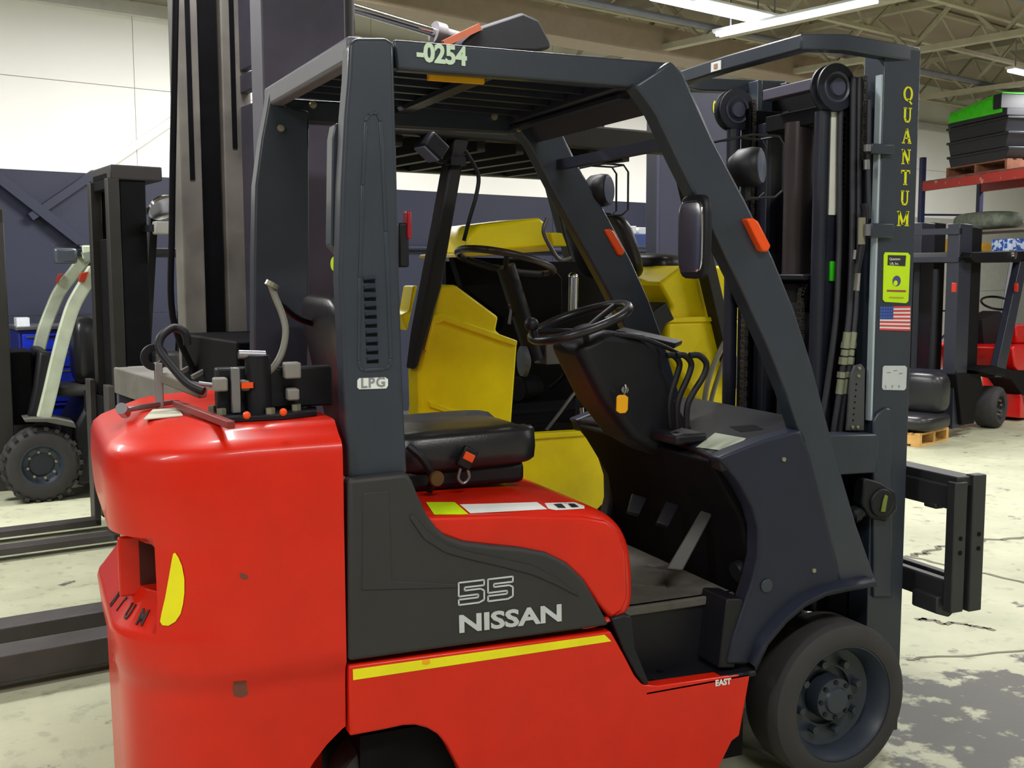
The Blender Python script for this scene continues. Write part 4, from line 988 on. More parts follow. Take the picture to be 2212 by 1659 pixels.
for z0, z1, nm in ((2.50, 2.58, 'cross_member'), (2.60, 3.4, 'cross_plate'), (1.3, 2.44, 'cross_plate'), (.3, .6, 'cross_plate')):
    MB().box((xA2-.05, xA2-.01), (.03, .95), (z0, z1)).build(nm, MASTP, TY, bevel=.004)
MB().cyl((xA2+.08, .12, .3), (xA2+.08, .12, 3.3), .05, 20).build('lift_cylinder', mat('dull_dark_ram', (58, 54, 56), .45), TY, smooth=True)
MB().box((xA2, xA2+.35), (.0, .16), (2.86, 3.4)).build('valve_block', mat('purple_grey_casting', (70, 62, 84), .5), TY, bevel=.02)
# carriage: top shelf, front plate, cheeks
zc = 1.22
MB().box((xA-.16, xA+.06), (-.34, 1.62), (zc-.13, zc)).build('carriage_bar', MASTG, TY, bevel=.008)
MB().box((xA-.14, xA-.10), (-.34, 1.62), (.10, .30)).build('carriage_bar', PITCH, TY, bevel=.008)
for y in (-.34, 1.58): MB().box((xA-.15, xA-.09), (y, y+.04), (.1, zc)).build('carriage_end', MASTP, TY, bevel=.004)
MB().prism([(xA-.08, zc), (xA+.30, zc), (xA+.30, zc+.17), (xA+.12, zc+.17)], .88, .90).build('carriage_gusset', MASTG, TY)
MB().box((xA-.05, xA+w4), (.14, .86), (zc-.02, zc+.20)).build('carriage_bracket', PITCH, TY, bevel=.01)
for dy in (.55, .75): MB().bar((xA-.1, dy, zc+.03), (xA+.25, dy+.1, zc+.17), .018, .018).build('strap_bar', MASTG, TY)
MB().tube(smooth_pts([(xA-.06, .62, 3.5), (xA-.10, .64, 2.6), (xA-.13, .66, 1.9), (xA-.14, .66, 1.5), (xA-.05, .66, 1.25)]), .014, 8).build('hydraulic_hose', PITCH, TY, smooth=80)
FORK = mat('worn_fork_steel', (62, 58, 58), .5, noise=.3, scale=5)
def fork(px, pyb, thick, name='fork'):
    q = Y.at(px, pyb, 2, .04); y = q.y
    mb = MB(); mb.box((xA-1.75, xA-.10), (y, y+.17), (.04, .04+thick)); o = mb.build(name, FORK, TY, bevel=.008)
    MB().box((xA-.20, xA-.13), (y, y+.17), (.05, 1.0)).build('fork_shank', FORK, o, bevel=.006)
fork(100, 1459, .115); fork(100, 1376, .075)
# body
yn = .02
pz('front_cowl', [(950, 617), (985, 615), (1078, 684), (1072, 714), (1088, 726), (1119, 738), (1105, 927), (1122, 940), (900, 942), (906, 880), (904, 805), (918, 740), (934, 685)], yn, yn+.10, YEL, TY, Y, .02)
pz('cowl_rim', [(937, 680), (953, 676), (1081, 722), (1119, 736), (1117, 748), (1085, 738), (960, 694), (938, 700), (925, 760), (918, 756)], yn-.018, yn+.01, YEL, TY, Y, .006)
pz('cowl_crease', [(926, 866), (935, 868), (1100, 930), (1098, 936), (930, 880)], yn-.012, yn+.01, YEL, TY, Y, .004)
pz('cowl_strip', [(893, 618), (903, 617), (880, 715), (868, 680), (884, 672)], yn+.45, yn+.55, YEL, TY, Y, .006)
pz('far_cowl', [(950, 640), (985, 640), (1060, 700), (1060, 930), (910, 930)], .95, 1.0, YEL, TY, Y, .006)
pz('side_plate', [(1100, 948), (1150, 942), (1278, 932), (1283, 950), (1297, 985), (1312, 1005), (1318, 1030), (1305, 1085), (1270, 1120), (900, 1120), (890, 942), (1100, 946)], yn-.02, yn+.03, YEL, TY, Y, .01)
pz('plate_rim', [(1110, 940), (1278, 930), (1280, 940), (1112, 952)], yn-.035, yn+.03, YEL, TY, Y, .004)
pz('raised_hood', [(1000, 550), (1010, 512), (1035, 486), (1168, 470), (1178, 480), (1186, 520), (1196, 532), (1090, 542)], .45, .83, YEL, TY, Y, .02)
pz('hood_lip', [(998, 556), (1000, 548), (1194, 530), (1196, 542)], .43, .85, mat('dull_yellow', (190, 160, 20), .5), TY, Y, .004)
pz('hood_catch', [(1190, 502), (1215, 503), (1226, 532), (1195, 532)], .45, .6, YEL, TY, Y, .006)
pz('rear_hood', [(1425, 612), (1475, 574), (1558, 574), (1600, 574), (1600, 690), (1440, 690), (1452, 662)], yn+.05, yn+.40, YEL, TY, Y, .015)
pz('counterweight', [(1440, 700), (1448, 694), (1600, 690), (1640, 780), (1640, 892), (1535, 893), (1500, 850), (1442, 762)], yn, yn+.45, YEL, TY, Y, .02)
pz('ledge', [(1438, 686), (1560, 684), (1560, 694), (1438, 697)], yn-.01, yn+.1, YEL, TY, Y, .004)
x0 = Y.P(1105, 700, .1).x; x1 = Y.P(1440, 700, .1).x
MB().box((x0-.25, x1+.45), (.14, .95), (.50, .98)).build('chassis', PITCH, TY, bevel=.01)
MB().box((Y.P(960, 700, .88).x, Y.P(1420, 700, .88).x), (.86, .90), (.9, 1.74)).build('engine_bay_wall', PITCH, TY)
random.seed(3)
for k in range(9):
    x = x0 + .05 + random.random()*(x1-x0-.15); y = .15+random.random()*.3; z = 1.0+random.random()*.35
    mb = MB()
    if k % 3 == 0: mb.cyl((x-.06, y, z), (x+.06, y+.03, z), .05+.02*random.random(), 16)
    elif k % 3 == 1: mb.box((x-.05, x+.06), (y, y+.1), (z-.05, z+.07))
    else: mb.tube(smooth_pts([(x-.1, y, z+.1), (x, y-.03, z-.02), (x+.08, y, z-.12), (x+.02, y+.05, z-.2)]), .012, 8)
    mb.build('engine_component', (PITCH, BLACK, mat('rusty_dark', (60, 32, 26), .7), mat('grey_alloy', (92, 90, 90), .4, metal=.5))[k % 4], TY, bevel=.005, smooth=40)
MB().tube(smooth_pts([Y.P(1180, 930, .1), Y.P(1210, 890, .1), Y.P(1240, 850, .12), Y.P(1262, 830, .15)]), .008, 8).build('dipstick_pipe', mat('grey_alloy', (92, 90, 90)), TY)
c = Y.P(1130, 640+140, .2); MB().lathe([(0, -.02), (.07, -.01), (.075, .01), (.03, .03)], c, (1, -.3, 0), 24).build('air_horn', mat('grey_blue_disc', (110, 118, 132), .3, metal=.3), TY, smooth=40)
a_, b_ = Y.P(1237, 672, .15), Y.P(1238, 600, .15)
MB().cyl(a_, b_, .026, 20).ball(b_, .026, 16).build('chrome_filter', CHROME, TY, smooth=50)
MB().cyl(Y.P(1256, 880, .1), Y.P(1258, 918, .1), .012, 12).build('glass_bowl', CHROME, TY, smooth=50)
# steering wheel, column, lever
l, r = Y.P(1002, 538, .2), Y.P(1178, 592, .2); c = (l+r)/2; R_ = (r-l).length/2; dx = (r-l).normalized()
ring = [c + dx*R_*math.cos(2*PI*k/36) + Vector((0, .95, -.05)).normalized()*R_*.9*math.sin(2*PI*k/36) for k in range(36)]
sw = MB().tube(ring, .017, 10, closed=True).build('steering_wheel', mat('brown_black_rim', (58, 50, 50), .35), TY, smooth=80)
for k in (0, 12, 24): MB().tube([c-Vector((0, 0, .04)), ring[k]], .012, 8).build('wheel_spoke', BLACK, sw)
MB().cyl(c-Vector((0, 0, .02)), c+Vector((.16, 0, -.45)), .045, 16).build('steering_column', BLACK, TY, smooth=True)
pz('instrument_panel', [(980, 555), (1180, 560), (1215, 600), (1215, 700), (1130, 745), (1075, 730), (1090, 690), (1000, 620)], .74, .8, PITCH, TY, Y)
MB().cyl(Y.P(1100, 700, .2), Y.P(1107, 655, .2), .008, 8).build('control_lever', STEEL, TY)
MB().cyl(Y.P(1106, 660, .2), Y.P(1109, 628, .2), .018, 12, .014).build('orange_grip', BRASS, TY, smooth=True)
# overhead guard
GD = mat('guard_dark_olive', (20, 19, 18), .6, noise=.1)
lgp = [(985, 285), (1018, 290), (1000, 360), (955, 620), (905, 790), (895, 800), (905, 720), (950, 480)]
pz('front_guard_leg', lgp, .0, .08, GD, TY, Y, .01)
pz('front_guard_leg', lgp, 1.0, 1.08, GD, TY, Y, .01) if False else None
xr0, xr1 = Y.P(990, 300, .04).x, Y.P(990, 300, .04).x+1.25
MB().box((xr0-.35, xr1), (-.02, .05), (2.24, 2.34)).build('guard_side_beam', GD, TY, bevel=.01)
MB().box((xr0-.35, xr1), (1.05, 1.12), (2.20, 2.32)).build('guard_side_beam', GD, TY, bevel=.01)
MB().box((xr0-.33, xr1-.02), (.05, 1.05), (2.27, 2.30)).build('guard_roof_sheet', mat('guard_sheet_black', (30, 29, 30), .6), TY)
for k in range(7): MB().box((xr0-.30+k*.2, xr0-.26+k*.2), (.05, 1.05), (2.20, 2.27)).build('guard_bar', GD, TY)
MB().bar((xr1-.05, 0, 2.28), (xr1+.35, 0, 1.1), .07, .07).build('rear_guard_leg', GD, TY, bevel=.006)
MB().bar((xr1-.05, 1.08, 2.28), (xr1+.35, 1.08, 1.1), .07, .07).build('rear_guard_leg', GD, TY, bevel=.006)
MB().bar((xr0, 1.08, 2.28), (xr0-.25, 1.08, 1.2), .07, .07).build('front_guard_leg', GD, TY, bevel=.006)
MB().tube(smooth_pts([Y.P(1005, 325, -.03), Y.P(1025, 358, -.03), Y.P(1034, 385, -.03), Y.P(1028, 425, -.03), Y.P(1015, 470, -.03), Y.P(1002, 520, -.03)], 4), .009, 8).build('grab_rail', BLACK, TY, smooth=80)
MB().tube(smooth_pts([Y.P(1182, 472, .05), Y.P(1174, 500, .05), Y.P(1190, 535, .05), Y.P(1208, 560, .05), Y.P(1232, 556, .05)], 4), .010, 8).build('fuel_pipe', mat('grey_alloy', (92, 90, 90)), TY, smooth=80)
q = Y.P(932, 318, -.02)
M_ = Matrix.Translation(q) @ Matrix.Rotation(math.radians(38), 4, 'Y')
wl = MB().box((-.05, .05), (-.05, .05), (-.035, .04), M_).build('front_work_light', BLACK, TY, bevel=.01)
MB().box((-.042, .042), (-.042, .042), (-.042, -.034), M_).build('lens', mat('grey_lens', (105, 110, 130)), wl)
MB().tube(smooth_pts([Y.P(930, 340, 0), Y.P(955, 350, 0), Y.P(975, 345, 0)]), .008, 6).build('light_bracket', BLACK, TY)
MB().bar(Y.P(968, 348, -.01), Y.P(1000, 350, -.01), .05, .035).build('light_clamp', BLACK, TY)
# ram and black housing above the guard
a_, b_ = Y.P(752, 14, .45), Y.P(945, 72, .45)
rm = MB().cyl(a_, b_, .022, 16).build('guard_ram', CHROME, TY, smooth=True)
d_ = (b_-a_).normalized()
MB().cyl(b_-d_*.02, b_+d_*.03, .05, 20).cyl(b_+d_*.03, b_+d_*.18, .036, 18).build('ram_gland', mat('grey_gland', (120, 116, 118), .5), rm, smooth=30)
MB().bar(a_-d_*.1, a_+Vector((-.1, 0, .02)), .06, .06).build('ram_mount', MASTP, rm)
hs = pz('black_housing', [(1000, 92), (1042, 55), (1130, 26), (1165, 42), (1192, 92), (1190, 105), (1160, 112), (1005, 108)], .32, .58, mat('matt_black_rubber', (40, 40, 46), .6), TY, Y, .02)
MB().bar(Y.P(958, 95, .32), Y.P(1036, 58, .32), .02, .03).build('orange_edge', mat('faded_orange', (200, 110, 80), .5), TY)
p_ = Y.P(1080, 108, .45); MB().box((p_.x-.03, p_.x+.03), (.42, .48), (2.3, p_.z+.02)).build('housing_post', GD, TY)
p_ = Y.P(1335, 123, .3); MB().lathe([(0, .04), (.03, .035), (.045, 0)], (p_.x, .45, p_.z-.02), (0, 0, 1), 18).build('orange_beacon', ORG, TY, smooth=True)
MB().box((p_.x-.02, p_.x+.02), (.43, .47), (2.3, p_.z-.02)).build('beacon_post', GD, TY)
MB().box((p_.x-.6, p_.x+.05), (.43, .47), (2.3, 2.33)).build('beacon_arm', GD, TY)
# seat lying back on the hood
mb = MB(); e = Y.P(1420, 572, .4); rbox(mb, (e.x-.13, e.x+.12), (.2, .7), (e.z-.07, e.z+.06), .5)
se = mb.build('seat', VINYL, TY, smooth=60)
mb = MB(); e = Y.P(1312, 520, .4); rbox(mb, (e.x-.05, e.x+.05), (.2, .7), (e.z-.2, e.z+.14), .5)
bs = mb.build('seat_back', VINYL, TY, smooth=60)
for v in bs.data.vertices: v.co.x -= (v.co.z-e.z)*.42
pz('dark_bracket', [(1385, 690), (1440, 652), (1458, 690), (1440, 700), (1420, 740), (1395, 745)], .0, .3, BLACK, TY, Y, .008)
MB().tube(smooth_pts([Y.P(1565, 740, -.06), Y.P(1545, 780, -.06), Y.P(1528, 830, -.06), Y.P(1520, 885, -.06)]), .014, 8).build('grey_hose', GAS, TY, smooth=80)
MB().tube(smooth_pts([Y.P(1570, 760, -.03), Y.P(1556, 800, -.03), Y.P(1540, 850, -.03), Y.P(1532, 890, -.03)]), .012, 8).build('grey_hose', GAS, TY, smooth=80)
# wheels
def bgwheel(parent, x, y, R, W, tread, rimr=.5, lugs=18, m2=None, zc_=None):
    z = R if zc_ is None else zc_
    t = MB().lathe([(R*rimr, 0), (R*.8, -.012), (R*.96, .012), (R, .04), (R, W-.04), (R*.96, W-.012), (R*.8, W+.012), (R*rimr, W)], (x, y, z), (0, 1, 0), 40, closed=True).build('tyre', RUB, parent, smooth=40)
    MB().lathe([(R*rimr+.002, .0), (R*rimr-.012, .0), (R*rimr-.03, .03), (R*.34, .035), (R*.30, .06), (0, .06)], (x, y, z), (0, 1, 0), 28, cap=False).build('rim', m2 or NAVY, t, smooth=30)
    for k in range(8):
        a = 2*PI*k/8+.2; p = Vector((x+R*.36*math.cos(a), y+.035, z+R*.36*math.sin(a))); MB().cyl(p, p-Vector((0, .02, 0)), .011, 6).build('wheel_nut', BOLT, t)
    if tread:
        for k in range(lugs):
            a = 2*PI*k/lugs; ca, sa = math.cos(a), math.sin(a)
            M = Matrix.Translation((x, 0, z)) @ Matrix.Rotation(-a, 4, 'Y')
            MB().box((R*.93, R*1.03), (y-.008, y+W*.48), (-R*.055, R*.055), M).build('tread_block', RUB, t)
    return t
bgwheel(TY, .62+xA2, .0, .36, .24, False)
bgwheel(TY, .62+xA2, .86, .36, .24, False)
bgwheel(TY, x1+.5, .04, .30, .2, False)
bgwheel(TY, x1+.5, .86, .30, .2, False)
MB().box((xA2, x1+.5), (.26, .84), (.25, .52)).build('chassis_beam', PITCH, TY)

# ------------------------------------------------------------------ black mast truck between the wall and the yellow one (faces left)
q = W0.at(232, 1168, 2, .03)
B = Frame(q.x, q.y, math.radians(9.8))
TB = B.root('forklift', 'black forklift at left with thin forks, mast partly behind the tall grey mast', 'forklift')
pl2 = 0.0
for y in (.0, .45):
    x0 = B.P(236, 500, 0).x; xm = B.P(262, 500, 0).x; x1b = B.P(320, 500, 0).x
    o = MB().box((x0, xm), (y, y+.08), (.08, 2.26)).build('outer_mast_rail', mat('black_grey_rail', (32, 31, 28), .5, noise=.15), TB, bevel=.006)
    MB().box((xm+.005, x1b), (y+.02, y+.08), (.08, 2.32)).build('inner_mast_rail', PITCH, TB, bevel=.006)
MB().box((x0+.02, x1b), (.08, .45), (2.2, 2.3)).build('mast_cross_member', PITCH, TB, bevel=.006)
MB().box((x0+.02, x1b+.10), (.0, .5), (2.25, 2.34)).build('mast_cap', mat('cap_dark', (38, 34, 36), .5), TB, bevel=.01)
MB().box((x0+.04, x1b), (.09, .44), (.5, 1.9)).build('mast_cylinder_cover', PITCH, TB, bevel=.01)
for y, zz in ((-.06, .035), (.42, .035)):
    o = MB().box((x0-1.45, x0-.02), (y, y+.12), (zz, zz+.045)).build('fork', FORK, TB, bevel=.006)
    MB().box((x0-.06, x0-.02), (y, y+.12), (.04, 1.0)).build('fork_shank', FORK, o, bevel=.005)
MB().box((x0-.02, x0+.02), (-.05, .78), (.75, .90)).build('carriage_bar', PITCH, TB, bevel=.006)
MB().box((x0-.02, x0+.02), (-.05, .78), (.32, .44)).build('carriage_bar', PITCH, TB, bevel=.006)
MB().prism([(x1b, .12), (x1b+1.3, .12), (x1b+1.35, .9), (x1b+.9, 1.1), (x1b+.5, .55), (x1b+.3, .55), (x1b+.15, 1.2), (x1b, 1.2)], -.1, .82).build('body', mat('dark_grey_body', (52, 52, 56), .5), TB, bevel=.03)
for xx in (x1b+.25, x1b+1.1):
    bgwheel(TB, xx, -.12, .26, .18, False)
    bgwheel(TB, xx, .68, .26, .18, False)
MB().box((x1b+.2, x1b+1.25), (-.05, .77), (2.08, 2.14)).build('guard_roof', BLACK, TB, bevel=.01)
for xx, sl in ((x1b+.15, .1), (x1b+1.2, -.1)):
    for y in (-.05, .72): MB().bar((xx, y+.03, 1.0), (xx+sl, y+.03, 2.1), .05, .05).build('guard_leg', BLACK, TB)
cL = B.P(352, 446, -.15)
o = MB().lathe([(0, -.03), (.07, -.03), (.10, .0), (.10, .02), (0, .0)], cL, (.2, -.6, -.75), 24).build('work_light', CHROME, TB, smooth=40)
MB().box((cL.x-.06, cL.x+.12), (cL.y-.04, cL.y+.04), (cL.z-.17, cL.z-.09)).build('light_box', mat('pale_grey_box', (150, 150, 146), .5), TB, bevel=.01)
MB().bar(cL+Vector((-.05, 0, -.13)), (x1b-.02, .05, cL.z-.13), .04, .04).build('light_bracket', BLACK, TB)

# ------------------------------------------------------------------ truck with curved white guard pillars, behind on the left
q = W0.at(95, 1085, 2, 0)
A = Frame(q.x, q.y, math.radians(4))
TA = A.root('forklift', 'forklift with two curved cream-white guard pillars and a knobbly tyre, far left', 'forklift')
R = A.P(95, 925, 0).z/2
bgwheel(TA, 0, 0, R, .22, True, .56, 22)
bgwheel(TA, 0, 1.0, R, .22, False)
bgwheel(TA, 1.35, .05, R*.85, .2, False)
bgwheel(TA, 1.35, 1.0, R*.85, .2, False)
def ribbon(name, pix_c, w, y0, y1, m, parent, fr):
    pts = smooth_pts([Vector((*fr.xz([p], y0)[0], 0)) for p in pix_c], 6); L_, R__ = [], []
    for i, p in enumerate(pts):
        a, b = pts[max(i-1, 0)], pts[min(i+1, len(pts)-1)]; t = (b-a).normalized(); n_ = Vector((-t.y, t.x, 0))
        L_.append((p.x+n_.x*w/2, p.y+n_.y*w/2)); R__.append((p.x-n_.x*w/2, p.y-n_.y*w/2))
    return MB().prism(L_+R__[::-1], y0, y1).build(name, m, parent, bevel=.01)
ribbon('guard_pillar', [(206, 580), (185, 615), (160, 660), (142, 715), (125, 780), (110, 845), (95, 905)], .095, .0, .09, CREAM, TA, A)
ribbon('guard_pillar', [(186, 555), (160, 590), (130, 630), (110, 675), (95, 715), (85, 755)], .095, .9, .99, CREAM, TA, A)
MB().bar(A.P(190, 545, .0), A.P(190, 545, .99)+Vector((0, 0, 0)), .08, .10).build('guard_cross_tube', CREAM, TA, bevel=.01)
pz('guard_joint', [(178, 545), (200, 540), (205, 560), (186, 568)], -.02, .12, mat('grey_green_joint', (120, 130, 118), .5), TA, A)
q_ = A.P(190, 543, .0)
MB().box((q_.x, q_.x+1.2), (.0, .99), (q_.z-.03, q_.z+.03)).build('guard_roof', BLACK, TA, bevel=.01)
MB().box((q_.x+1.1, q_.x+1.18), (.0, .08), (.9, q_.z)).build('rear_pillar', BLACK, TA)
MB().box((q_.x+1.1, q_.x+1.18), (.91, .99), (.9, q_.z)).build('rear_pillar', BLACK, TA)
MB().prism(A.xz([(50, 905), (70, 903), (120, 903), (160, 912), (165, 925), (150, 922), (100, 912), (55, 912)], -.03), -.03, .24).build('front_fender', mat('dusty_grey_fender', (84, 84, 78), .7), TA, bevel=.006)
pz('cowl', [(85, 760), (110, 762), (130, 800), (120, 860), (105, 905), (60, 905), (75, 840)], .08, .92, BLACK, TA, A, .02)
pz('body', [(160, 925), (190, 870), (230, 840), (330, 830), (380, 900), (380, 1030), (165, 1050)], .02, 1.0, BLACK, TA, A, .03)
mb = MB(); e = A.P(185, 760, .4); rbox(mb, (e.x-.10, e.x+.10), (.25, .75), (e.z-.25, e.z+.28), .5); mb.build('seat_back', VINYL, TA, smooth=60)
mb = MB(); e = A.P(165, 842, .4); rbox(mb, (e.x-.16, e.x+.16), (.25, .75), (e.z-.05, e.z+.05), .5); mb.build('seat', mat('grey_seat', (80, 80, 78), .5), TA, smooth=60)
e = A.P(138, 552, .1)
o = MB().box((e.x-.07, e.x+.09), (.06, .16), (e.z-.06, e.z+.055)).build('headlight', mat('headlight_grey', (88, 94, 104), .2, metal=.4), TA, bevel=.02)
MB().bar((e.x-.08, .1, e.z+.075), (q_.x+.03, .1, e.z+.075), .02, .012).build('headlight_arm', CHROME, TA)
pz('turn_signal', [(170, 608), (174, 590), (192, 586), (183, 610)], -.03, .03, mat('dull_red_lens', (170, 52, 30), .4), TA, A, .004)
pz('turn_signal', [(119, 612), (126, 592), (136, 590), (126, 612)], .86, .9, mat('dull_red_lens', (170, 52, 30)), TA, A, .004)
x_ = A.P(18, 700, .2).x
for y in (.15, .75): MB().box((x_-.12, x_), (y, y+.1), (.08, 2.15)).build('mast_rail', mat('black_grey_rail', (48, 46, 44)), TA, bevel=.006)
MB().box((x_-.12, x_), (.15, .85), (2.05, 2.15)).build('mast_cross_member', mat('olive_cross', (60, 62, 48), .5), TA)
MB().cyl(A.P(0, 838, .3), A.P(66, 855, .3), .03, 14).build('tilt_rod', CHROME, TA, smooth=True)
MB().box((x_-.02, x_+.16), (.25, .75), (.55, 1.1)).build('mast_foot', PITCH, TA, bevel=.02)

# ------------------------------------------------------------------ blue tool chest behind it
q = W0.at(90, 1000, 2, 0)
q = CAM + ray(85, 780)*1; 
C_ = Frame(-2.9, 7.15, math.radians(8))
def cen(px, y): return C_.P(px, 700, y).x
xa, xb = cen(38, 0), cen(150, 0)
zt = C_.P(90, 712, 0).z; zm = C_.P(90, 745, 0).z; zl = C_.P(90, 860, 0).z
ct = C_.root('tool_chest', 'bright blue tool chest behind the cream guard pillars at far left', 'tool chest')
BLU = mat('bright_blue_paint', (25, 50, 200), .35, coat=.3)
MB().box((xa, xb+.35), (0, .5), (.12, zt)).build('cabinet', mat('dark_blue_paint', (18, 30, 110), .4), ct, bevel=.01)
nd = 7
for k in range(nd):
    z0 = .16 + (zt-.18)*k/nd; d = MB().box((xa+.03, xb+.32), (-.018, .01), (z0, z0+(zt-.18)/nd-.015)).build('drawer', BLU, ct, bevel=.004)
    MB().box((xa+.06, xb+.29), (-.028, -.016), (z0+(zt-.18)/nd-.045, z0+(zt-.18)/nd-.03)).build('handle', CHROME, d)
MB().box((xa-.02, xb+.37), (-.03, .52), (zt, zt+.03)).build('top_tray', STEEL, ct, bevel=.005)
for xx in (xa+.06, xb+.28):
    for yy in (.05, .45): MB().cyl((xx, yy-.02, .06), (xx, yy+.02, .06), .06, 14).build('caster', BLACK, ct)
o = MB().box((xa+.0, xa+.10), (.05, .2), (zt+.03, zt+.10)).build('can', mat('white_tin', (215, 220, 225), .3), None); o.location = C_.o; o.rotation_euler = (0, 0, C_.yaw)
meta(o, 'small white tin on the blue tool chest, far left', 'can')
# ------------------------------------------------------------------ navy mast standing behind the orange truck's mast
q = CAM + (RX*((1500-CX)/FPX) + LK)*7.4
N_ = Frame(q.x, q.y, math.radians(12))
zt = N_.P(1500, 192, 0).z
tn = N_.root('mast', 'tall navy mast panel with a yellow letter behind the front mast sheaves', 'mast')
xa, xb = N_.P(1425, 400, 0).x, N_.P(1600, 400, 0).x
MB().prism([(xa, .05), (xb, .05), (xb, zt-.06), (xa, zt)], 0, .02).build('side_panel', mat('slate_navy_panel', (50, 52, 74), .5), tn, bevel=.004) if False else MB().box((xa, xb), (0, .03), (1.72, zt)).build('side_panel', mat('slate_navy_panel', (56, 58, 82), .5), tn, bevel=.004)
for xx in (xa, xb-.06): MB().box((xx, xx+.06), (.03, .13), (.0, zt)).build('mast_rail', NAVYD, tn, bevel=.004)
MB().box((xa, xb), (.03, .12), (.0, .2)).build('foot_plate', NAVYD, tn)
c = N_.P(1544, 229, 0); text('panel_letter', '0', LETY, tn, (c.x-.02, -.002, c.z-.045), (1, 0, 0), (0, 0, 1), .11, .001, .004, .6)
# ------------------------------------------------------------------ red truck at the right
q = W0.at(2160, 925, 2, 0)
Rf = Frame(q.x, q.y, math.radians(24))
TR = Rf.root('forklift', 'bright red forklift with black mast at the right edge, under the pallet rack', 'forklift')
Rr = Rf.P(2165, 835, 0).z/2
bgwheel(TR, 0, 0, Rr, .22, False, .6, m2=BLACK)
bgwheel(TR, 0, 1.0, Rr, .22, False)
bgwheel(TR, 1.5, .05, Rr*.8, .2, False)
bgwheel(TR, 1.5, 1.0, Rr*.8, .2, False)
def rb2(name, px0, px1, yy, z0, py1, m, dep=.12):
    x0 = Rf.P(px0, 700, yy).x; x1 = Rf.P(px1, 700, yy).x; z1 = Rf.P(px0, py1, yy).z
    return MB().box((x0, x1), (yy, yy+dep), (z0, z1)).build(name, m, TR, bevel=.006)
rb2('near_mast_rail', 2066, 2093, .1, .1, 482, NAVYD); rb2('near_inner_rail', 2093, 2114, .14, .1, 490, PITCH)
rb2('far_mast_rail', 1984, 2013, .72, .1, 480, NAVYD); rb2('far_inner_rail', 2013, 2036, .76, .1, 480, PITCH)
x0 = Rf.P(2072, 500, .1).x
for pz_, h in ((492, .06), (555, .05), (800, .12)):
    z = Rf.P(2066, pz_, .1).z; MB().box((x0, x0+.08), (.1, .84), (z-h, z)).build('mast_cross_member', NAVYD, TR)
MB().cyl((x0+.1, .35, .2), (x0+.1, .35, 1.7), .04, 14).build('lift_cylinder', BLACK, TR)
MB().cyl((x0+.1, .62, .2), (x0+.1, .62, 1.7), .04, 14).build('lift_cylinder', BLACK, TR)
pz('front_leg', [(2206, 560), (2222, 560), (2170, 815), (2150, 815)], .0, .08, NAVYD, TR, Rf)
pz('roof', [(2100, 545), (2300, 540), (2300, 565), (2110, 568), (2095, 556)], .0, 1.0, PITCH, TR, Rf)
pz('front_leg', [(2190, 560), (2202, 560), (2160, 815), (2145, 815)], .95, 1.0, NAVYD, TR, Rf)
pz('fender', [(2110, 800), (2150, 812), (2185, 820), (2206, 850), (2212, 880), (2300, 880), (2300, 800), (2190, 800), (2150, 790)], .0, .25, PITCH, TR, Rf)
pz('step', [(2066, 808), (2118, 806), (2124, 838), (2112, 860), (2104, 915), (2078, 918)], .06, .16, PITCH, TR, Rf)
RED2 = mat('bright_red_paint', (205, 12, 8), .3, coat=.4)
pz('engine_cover', [(2189, 752), (2192, 746), (2300, 744), (2300, 806), (2200, 806), (2193, 790)], .02, .95, RED2, TR, Rf, .02)
pz('dash_cover', [(2196, 704), (2300, 700), (2300, 742), (2197, 742)], .3, .8, RED2, TR, Rf, .02)
pz('side_frame', [(2206, 852), (2300, 850), (2300, 905), (2204, 903)], .0, .95, RED2, TR, Rf, .01)
pz('counterweight', [(2300, 740), (2360, 740), (2370, 905), (2300, 905)], .0, 1.0, RED2, TR, Rf, .04)
pz('steering_column', [(2122, 690), (2160, 672), (2185, 690), (2150, 790), (2130, 800)], .4, .6, BLACK, TR, Rf)
c = Rf.P(2155, 655, .5); ring = [c+Vector((.18*math.cos(2*PI*k/28), .18*math.sin(2*PI*k/28), -.08*math.cos(2*PI*k/28))) for k in range(28)]
MB().tube(ring, .014, 8, closed=True).build('steering_wheel', BLACK, TR, smooth=80)
c = Rf.P(2192, 550, -.02); MB().lathe([(0, -.02), (.05, -.01), (.055, .03), (0, .05)], c, (0, 1, 0), 16).build('work_light', CHROME, TR, smooth=50)
for px, py, yy in ((2061, 621, .05), (2195, 621, -.02)): 
    c = Rf.P(px, py, yy); MB().box((c.x-.02, c.x+.02), (yy-.02, yy+.02), (c.z-.045, c.z+.045)).build('turn_signal', mat('red_lens', (190, 40, 20), .4), TR, bevel=.006)
# ------------------------------------------------------------------ pallet with a spare seat
WOOD = mat('pallet_wood', (212, 166, 96), .7, noise=.15, scale=14)
WOODD = mat('old_pallet_wood', (132, 84, 62), .7, noise=.2, scale=14)
def pallet(fr, label, ox, oy, z0, L, W, yaw, m, group=None, h=.13):
    e = bpy.data.objects.new('pallet', None); COL.objects.link(e); p = fr.M @ Vector((ox, oy, z0)); e.location = p; e.rotation_euler = (0, 0, fr.yaw+yaw)
    meta(e, label, 'pallet', group)
    n = 7
    for k in range(n): MB().box((0, L), (k*(W-.09)/(n-1), k*(W-.09)/(n-1)+.09), (h-.02, h)).build('deck_board', m, e, bevel=.002)
    for k in range(3): MB().box((k*(L-.05)/2, k*(L-.05)/2+.05), (0, W), (.02, h-.02)).build('stringer', m, e, bevel=.002)
    for k in range(3): MB().box((0, L), (k*(W-.09)/2, k*(W-.09)/2+.09), (0, .02)).build('bottom_board', m, e, bevel=.002)
    return e
q = W0.at(1990, 957, 2, 0); q9 = W0.at(2075, 936, 2, 0)
Pf = Frame(q.x-.14, q.y-.17, math.atan2(q9.y-q.y, q9.x-q.x))
